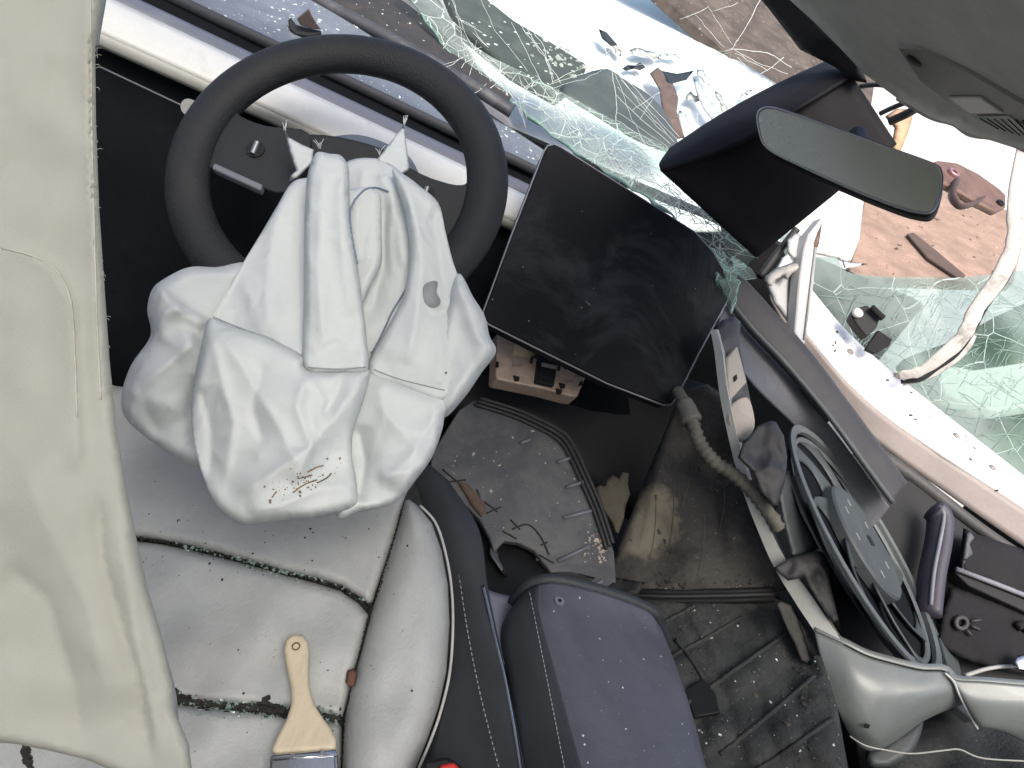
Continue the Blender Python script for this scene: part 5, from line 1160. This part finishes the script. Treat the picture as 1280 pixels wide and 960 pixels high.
pillow('broken_clip', [(984, 300), (996, 290), (1006, 298), (1004, 318), (992, 324), (984, 316)], Plane((984, 300, 1.17), (1006, 298, 1.19), (992, 324, 1.16)), M['greytrim'], rim=4, puff=.006, back=.01, step=3, parent=pt, smooth_edge=False)
tube('wire', [U(*p) for p in smooth_line([(950, 346, 1.17), (965, 325, 1.18), (985, 300, 1.19), (996, 286, 1.19)], 4)], .006, M['fandark'], pt, seg=8)
bb = thing('bolt_bracket', 'small black bracket with bolt standing above the white cross-member', 'bracket')
bbp = Plane((1062, 395, 1.27), (1114, 420, 1.27), (1080, 440, 1.25))
slab('bracket_plate', [(1082, 436), (1098, 412), (1116, 424), (1112, 432), (1094, 442)], bbp, .008, M['blackmatt'], bb, bevel=.002)
slab('bracket_block', [(1060, 398), (1066, 388), (1080, 384), (1096, 402), (1092, 412), (1080, 424), (1068, 410)], bbp, .02, M['black'], bb, off=.01, bevel=.003)
disc('bolt_head', 1071, 392, Plane((1062, 395, 1.255), (1114, 420, 1.255), (1080, 440, 1.235)), .009, .006, M['seal'], bb)
tube('bracket_tube', [bbp.at(1080, 390, .02), bbp.at(1095, 404, .02)], .006, M['blackmatt'], bb, seg=10)

# ================================================================== HEADLINER
hd = thing('headliner', 'grey cloth headliner with reading-lamp panel above the rearview mirror', 'headliner')
hdp = Plane((985, 0, .86), (1280, 182, .72), (1280, -60, .44))
pillow('liner_board', [(960, -40), (985, -2), (1018, 28), (1048, 58), (1080, 92), (1120, 122), (1162, 146), (1220, 170), (1284, 190), (1420, 250), (1700, 200), (1900, -300), (1500, -700), (1050, -420), (960, -160)], hdp, M['headliner'], rim=26, puff=.006, back=.03, step=12, smooth_edge=False, parent=hd)
hdo = Plane((985, 0, .851), (1280, 182, .711), (1280, -60, .431))
slab('lamp_panel', [(1122, 58), (1150, 60), (1210, 88), (1300, 140), (1300, 178), (1262, 168), (1200, 138), (1150, 100)], hdo, .004, surface('lamp_panel_grey', (.15, .155, .145), .6, var=.05, bump=.1), hd, off=.001, bevel=.002)
slab('lamp_lens', [(1188, 119), (1228, 119), (1256, 138), (1216, 139)], hdo, .002, M['visorgrey'], hd, off=.003, bevel=.0006)
slab('speaker_grille', [(1222, 143), (1262, 143), (1310, 172), (1300, 180), (1262, 166)], hdo, .002, M['headliner'], hd, off=.003, bevel=.0006)
for i in range(7):
    tube('grille_bar', [hdo.at(1228 + i * 9, 144 + i * .4, .0032), hdo.at(1252 + i * 9, 158 + i * 2.6, .0032)], .0007, M['blackmatt'], hd, seg=5)
disc('microphone', 1144, 74, hdo, .0085, .003, M['black'], hd)
pillow('header_edge', [(925, -30), (960, 10), (1000, 62), (1044, 84), (1062, 100), (1084, 104), (1072, 70), (1040, 40), (985, -30)], Plane((925, -30, 1.05), (1062, 100, .98), (985, -30, .98)), M['blackmatt'], rim=8, puff=.008, back=.03, step=5, smooth_edge=False, parent=hd, crease=(4, 14, 20, .014))
tube('torn_flange', [hdp.at(x, y, -.004) for x, y in smooth_line([(1120, 124), (1162, 148), (1190, 156), (1212, 170), (1250, 176), (1290, 194)], 5)], .005, M['seal'], hd, seg=8, flat=.6)
wr = thing('wire_loom', 'loose black wires bridging the torn roof edge above the mirror', 'wires')
for pts in ([(1076, 108, 1.02), (1100, 106, .99), (1140, 112, .95)], [(1100, 142, 1.0), (1122, 132, .98), (1146, 124, .95), (1160, 122, .93)], [(1112, 152, 1.0), (1134, 142, .98), (1152, 132, .95), (1172, 128, .93)]):
    tube('wire', [U(*p) for p in smooth_line(pts, 6)], .0035 if pts[0][0] < 1110 else .006, M['vinyl'], wr, seg=8)
pillow('tan_tab', [(1106, 146), (1120, 136), (1136, 136), (1141, 146), (1136, 164), (1124, 194), (1112, 196), (1118, 160)], Plane((1106, 146, 1.05), (1141, 146, 1.05), (1118, 196, 1.03)), surface('tan_tab', (.33, .22, .13), .6, var=.2), rim=5, puff=.006, back=.008, step=4, smooth_edge=False, label='tan torn tab hanging behind the rearview mirror', cat='tab')

# ================================================================== MIRROR AND ITS BLACK COVER
cv = thing('camera_cover', 'large creased black plastic cover hanging behind the rearview mirror', 'cover')
# a folded sheet: leading flange, bend, broad face, upper wing
r0 = [(836, 186, 1.02), (880, 156, 1.03), (930, 126, 1.04), (985, 98, 1.06), (1034, 76, 1.08)]
r1 = [(824, 204, .98), (872, 178, .98), (924, 150, .985), (990, 116, 1.0), (1044, 84, 1.02)]
r2 = [(828, 214, .965), (886, 196, .955), (944, 170, .95), (1010, 130, .96), (1066, 96, .98)]
r3 = [(868, 254, .965), (920, 234, .95), (980, 205, .94), (1050, 160, .945), (1098, 132, .955)]
r4 = [(916, 300, .975), (965, 272, .955), (1015, 240, .945), (1080, 200, .945), (1122, 168, .95)]
r5 = [(946, 322, .985), (990, 290, .965), (1032, 252, .955), (1090, 208, .955), (1120, 180, .96)]
loft('cover_flange', [[(p[0], p[1], p[2] + .03) for p in r0], r0, [(p[0] + 4, p[1] + 6, p[2] - .01) for p in r0]], M['blackmatt'], cv, k=6, kc=3, solid=.004)
loft('cover_bend', [r0, r1, [(x - 1, y - 2, d) for x, y, d in r2]], M['cover'], cv, k=6, kc=5, solid=.004)
r2, r5 = [(826, 212, .968), (946, 154, .975), (1066, 96, .985)], [(946, 322, .985), (1032, 252, .975), (1121, 180, .965)]
loft('cover_face', [r2, [tuple((a + b) / 2 for a, b in zip(p, q)) for p, q in zip(r2, r5)], r5], M['cover'], cv, k=6, kc=6, solid=.004, wob=.006)
mi = thing('rearview_mirror', 'frameless rearview mirror with dim greenish painted-in reflection hanging askew', 'mirror')
mpn = Plane((955, 140, .80), (1170, 210, .70), (965, 195, .785))
mo = [(946, 146), (950, 136), (962, 133), (985, 139), (1050, 162), (1120, 188), (1168, 206), (1177, 216), (1178, 232), (1172, 256), (1164, 267), (1150, 268), (1120, 260), (1060, 236), (1000, 208), (968, 192), (954, 180), (949, 165)]
slab('mirror_housing', mo, mpn, .022, M['black'], mi, bevel=.008, seg=4, round_=True)
mg = [(x + (1062 - x) * .018, y + (200 - y) * .05) for x, y in mo]
slab('mirror_glass', mg, mpn, .003, M['mirror'], mi, off=.0015, bevel=.001, round_=True)
tube('mirror_rim', [mpn.at(x, y, .0006) for x, y in smooth_line([(x + (1062 - x) * .008, y + (200 - y) * .025) for x, y in mo], 4, True)], .0013, M['steel'], mi, seg=6, closed=True)
tube('mirror_stem', [mpn.at(1062, 205, -.022), U(1072, 170, .93)], .012, M['black'], mi, seg=12)

# ================================================================== SHATTERED WINDSHIELD
ws = thing('windshield', 'shattered laminated windshield sagging inward, crazed green along lower edge', 'windshield')
e0 = [(500, -20, 1.50), (540, 36, 1.49), (575, 82, 1.47), (640, 128, 1.42), (700, 176, 1.37), (770, 222, 1.29), (830, 262, 1.22), (885, 312, 1.14), (918, 352, 1.09)]
e1 = [(520, -34, 1.53), (562, 20, 1.52), (600, 62, 1.50), (665, 106, 1.45), (730, 152, 1.39), (795, 196, 1.31), (850, 236, 1.23), (905, 292, 1.15), (940, 338, 1.10)]
e2 = [(560, -60, 1.58), (605, -12, 1.58), (640, 22, 1.56), (706, 74, 1.50), (770, 112, 1.44), (830, 150, 1.35), (880, 184, 1.26), (930, 232, 1.18), (965, 292, 1.12)]
e3 = [(640, -120, 1.6), (690, -90, 1.6), (730, -50, 1.58), (800, -10, 1.52), (860, 40, 1.44), (915, 70, 1.34), (960, 96, 1.25), (1000, 150, 1.18), (1010, 240, 1.13)]
loft('clear_pane', [[(x, y, d + .004) for x, y, d in e1], e2, [tuple((a + b) / 2 for a, b in zip(p, q)) for p, q in zip(e2, e3)], e3], M['glass'], ws, k=7, kc=5, solid=0, wob=.03)
ec = e1[:3] + [tuple(a + (b - a) * w for a, b in zip(p, q)) for p, q, w in zip(e1[3:], e2[3:], (.2, .35, .5, .6, .7, .8))]
cz = loft('crazed_border', [e0, [tuple((a + b) / 2 for a, b in zip(p, q)) for p, q in zip(e0, ec)], ec], M['crazed'], ws, k=8, kc=6, solid=0, wob=.015)
tube('glass_edge', [U(x, y, d) + Vector((0, 0, .003 * math.sin(i * 2.1))) for i, (x, y, d) in enumerate(smooth_line(e0, 6))], [.003 + .0015 * math.sin(i * 1.3) for i in range(49)], M['glassedge'], ws, seg=6)
# fracture lines that can be followed across the pane
def wsd(x, y):
    best = None
    for o in ('clear_pane', 'crazed_border'):
        p, n = hit(bpy.data.objects[o], x, y, .002)
        if p is not None: return p
    return U(x, y, 1.3)
hubs = {'a': (682, 108), 'b': (765, 80), 'c': (915, 62), 'd': (842, 178), 'e': (895, 140)}
main_lines = [[(682, 108), (720, 96), (765, 80), (800, 72), (850, 70), (915, 62)], [(686, 112), (730, 100), (768, 82), (812, 82), (870, 76), (912, 66)], [(690, 104), (740, 80), (766, 62), (820, 58), (846, 60)],
              [(915, 62), (935, 30), (950, 0)], [(915, 62), (905, 100), (892, 140), (880, 165), (866, 186)], [(912, 60), (960, 66), (990, 84)], [(915, 60), (945, 78), (985, 92)], [(640, 30), (660, 70), (676, 104)], [(656, 34), (680, 70), (692, 100)],
              [(565, 0), (585, 50), (606, 92)], [(600, 0), (620, 40), (660, 90)], [(582, 82), (576, 40), (566, 0)], [(625, 0), (680, 72), (700, 104)], [(640, 0), (680, 60), (690, 104)],
              [(682, 108), (675, 140), (650, 128)], [(697, 112), (700, 150)], [(765, 82), (770, 130), (772, 180)], [(765, 82), (800, 130), (842, 178)], [(768, 90), (790, 150), (812, 190)], [(772, 110), (842, 178)], [(770, 120), (838, 182)], [(776, 100), (846, 176)],
              [(780, 96), (850, 172)], [(770, 140), (836, 186)], [(770, 150), (832, 190)], [(772, 160), (828, 192)], [(790, 140), (826, 116)], [(800, 150), (820, 120)], [(842, 148), (900, 142), (930, 148)], [(872, 140), (872, 180)],
              [(850, 24), (884, 10)], [(884, 8), (916, 56)], [(870, 18), (905, 60)], [(890, 14), (922, 4)], [(918, 66), (960, 88)], [(922, 72), (945, 98), (980, 72)], [(700, 60), (712, 54), (742, 60)], [(662, 54), (674, 56)], [(745, 50), (756, 62), (760, 80)]]
rg = random.Random(77); cr = []
for ln in main_lines:
    R_ = resample(ln, 9, False)
    cr.append(tube_geo([wsd(q[0] + rg.uniform(-1, 1), q[1] + rg.uniform(-1, 1)) for q in R_], rg.uniform(.0003, .0006), 5))
for _ in range(190):
    t = rg.random(); L_ = smooth_line([(565, 40), (610, 84), (680, 120), (740, 170), (800, 215), (860, 262), (905, 320)], 12); q = L_[int(t * (len(L_) - 1))]
    x, y = q[0] + rg.gauss(4, 8), q[1] + rg.gauss(0, 10); a = rg.choice((rg.gauss(.7, .25), rg.uniform(0, 3.1))); l = rg.uniform(10, 46)
    cr.append(tube_geo([wsd(x + l * i / 3 * math.cos(a) + rg.uniform(-1.5, 1.5), y + l * i / 3 * math.sin(a) + rg.uniform(-1.5, 1.5)) for i in range(4)], rg.uniform(.00035, .0006), 4))
V, F = merge(cr); mobj('crack_lines', V, F, M['crack'], ws, kind='stuff')
# loose hanging shards at the low corner
for pts, d in (([(900, 350), (918, 344), (926, 352), (922, 372), (916, 392), (910, 374)], 1.06), ([(897, 340), (906, 352), (904, 366), (896, 364)], 1.06), ([(916, 320), (940, 336), (946, 348), (932, 350), (918, 340)], 1.08), ([(880, 304), (906, 318), (912, 340), (898, 336)], 1.08), ([(905, 330), (925, 338), (918, 352), (906, 350)], 1.07)):
    slab('shard', pts, Plane((pts[0][0], pts[0][1], d), (pts[1][0], pts[1][1], d + .01), (pts[2][0], pts[2][1], d + .015)), .004, M['crazed'], ws, bevel=0, smooth=False)

# ================================================================== sub-parts hang from the part they belong to
SUB = {'hang_hole': 'handle', 'ferrule_pin': 'ferrule', 'ferrule_rib': 'ferrule', 'gear_letter': 'gear_stalk', 'stalk_cap': 'stalk', 'hub_seam': 'hub', 'hub_slot': 'hub', 'hub_window': 'hub',
       'connector_face': 'connector', 'connector_stripe': 'connector', 'handle_seam': 'pull_handle', 'boss_rib': 'screw_boss', 'grille_bar': 'speaker_grille', 'blade_rib': 'trim_blade', 'rust_streak': 'trim_blade',
       'shade_patch': 'bag_panel', 'tether_cord': 'bag_panel', 'seam': 'bag_panel', 'scratch': 'display_glass', 'mirror_rim': 'mirror_housing', 'scored_line': 'tray_sheet', 'small_rib': 'tray_sheet', 'stitched_seam': 'curtain_panel', 'rivet': 'cross_member'}
for o in list(ALL):
    b_ = o.name.split('.')[0]
    if o.parent is None: continue
    tgt = SUB.get(b_)
    if b_ == 'stitch': tgt = 'lid_flank' if o.parent.name == 'armrest' else 'side_panel'
    if b_ == 'hub_seam': tgt = [k.name for k in sw.children if k.name.startswith('hub') and 'seam' not in k.name][0]
    if b_ in ('hub_slot', 'hub_window'): tgt = [k.name for k in fan.children if k.name.split('.')[0] == 'hub'][0]
    if tgt and tgt in bpy.data.objects and bpy.data.objects[tgt].parent == o.parent: o.parent = bpy.data.objects[tgt]

# ================================================================== LAST PASS: origins at the base of every thing
bpy.context.view_layer.update()
def bounds(o):
    c = np.array([tuple(v.co) for v in o.data.vertices]); return c.min(0), c.max(0)
for o in list(COL.objects):
    if o.type == 'EMPTY' and o.parent is None:
        def kids(x): return [x] if False else [k for k in x.children] + [g for k in x.children for g in k.children]
        bs = [bounds(k) for k in kids(o) if k.type == 'MESH']
        if not bs: continue
        lo = np.min([b[0] for b in bs], 0); hi = np.max([b[1] for b in bs], 0)
        L0 = Vector(((lo[0] + hi[0]) / 2, (lo[1] + hi[1]) / 2, lo[2]))
        o.location = L0
        for k in o.children:
            k.location = -L0
    elif o.type == 'MESH' and o.parent is None and o.name != 'ground':
        lo, hi = bounds(o); L0 = Vector(((lo[0] + hi[0]) / 2, (lo[1] + hi[1]) / 2, lo[2]))
        o.data.transform(Matrix.Translation(-L0)); o.location = L0
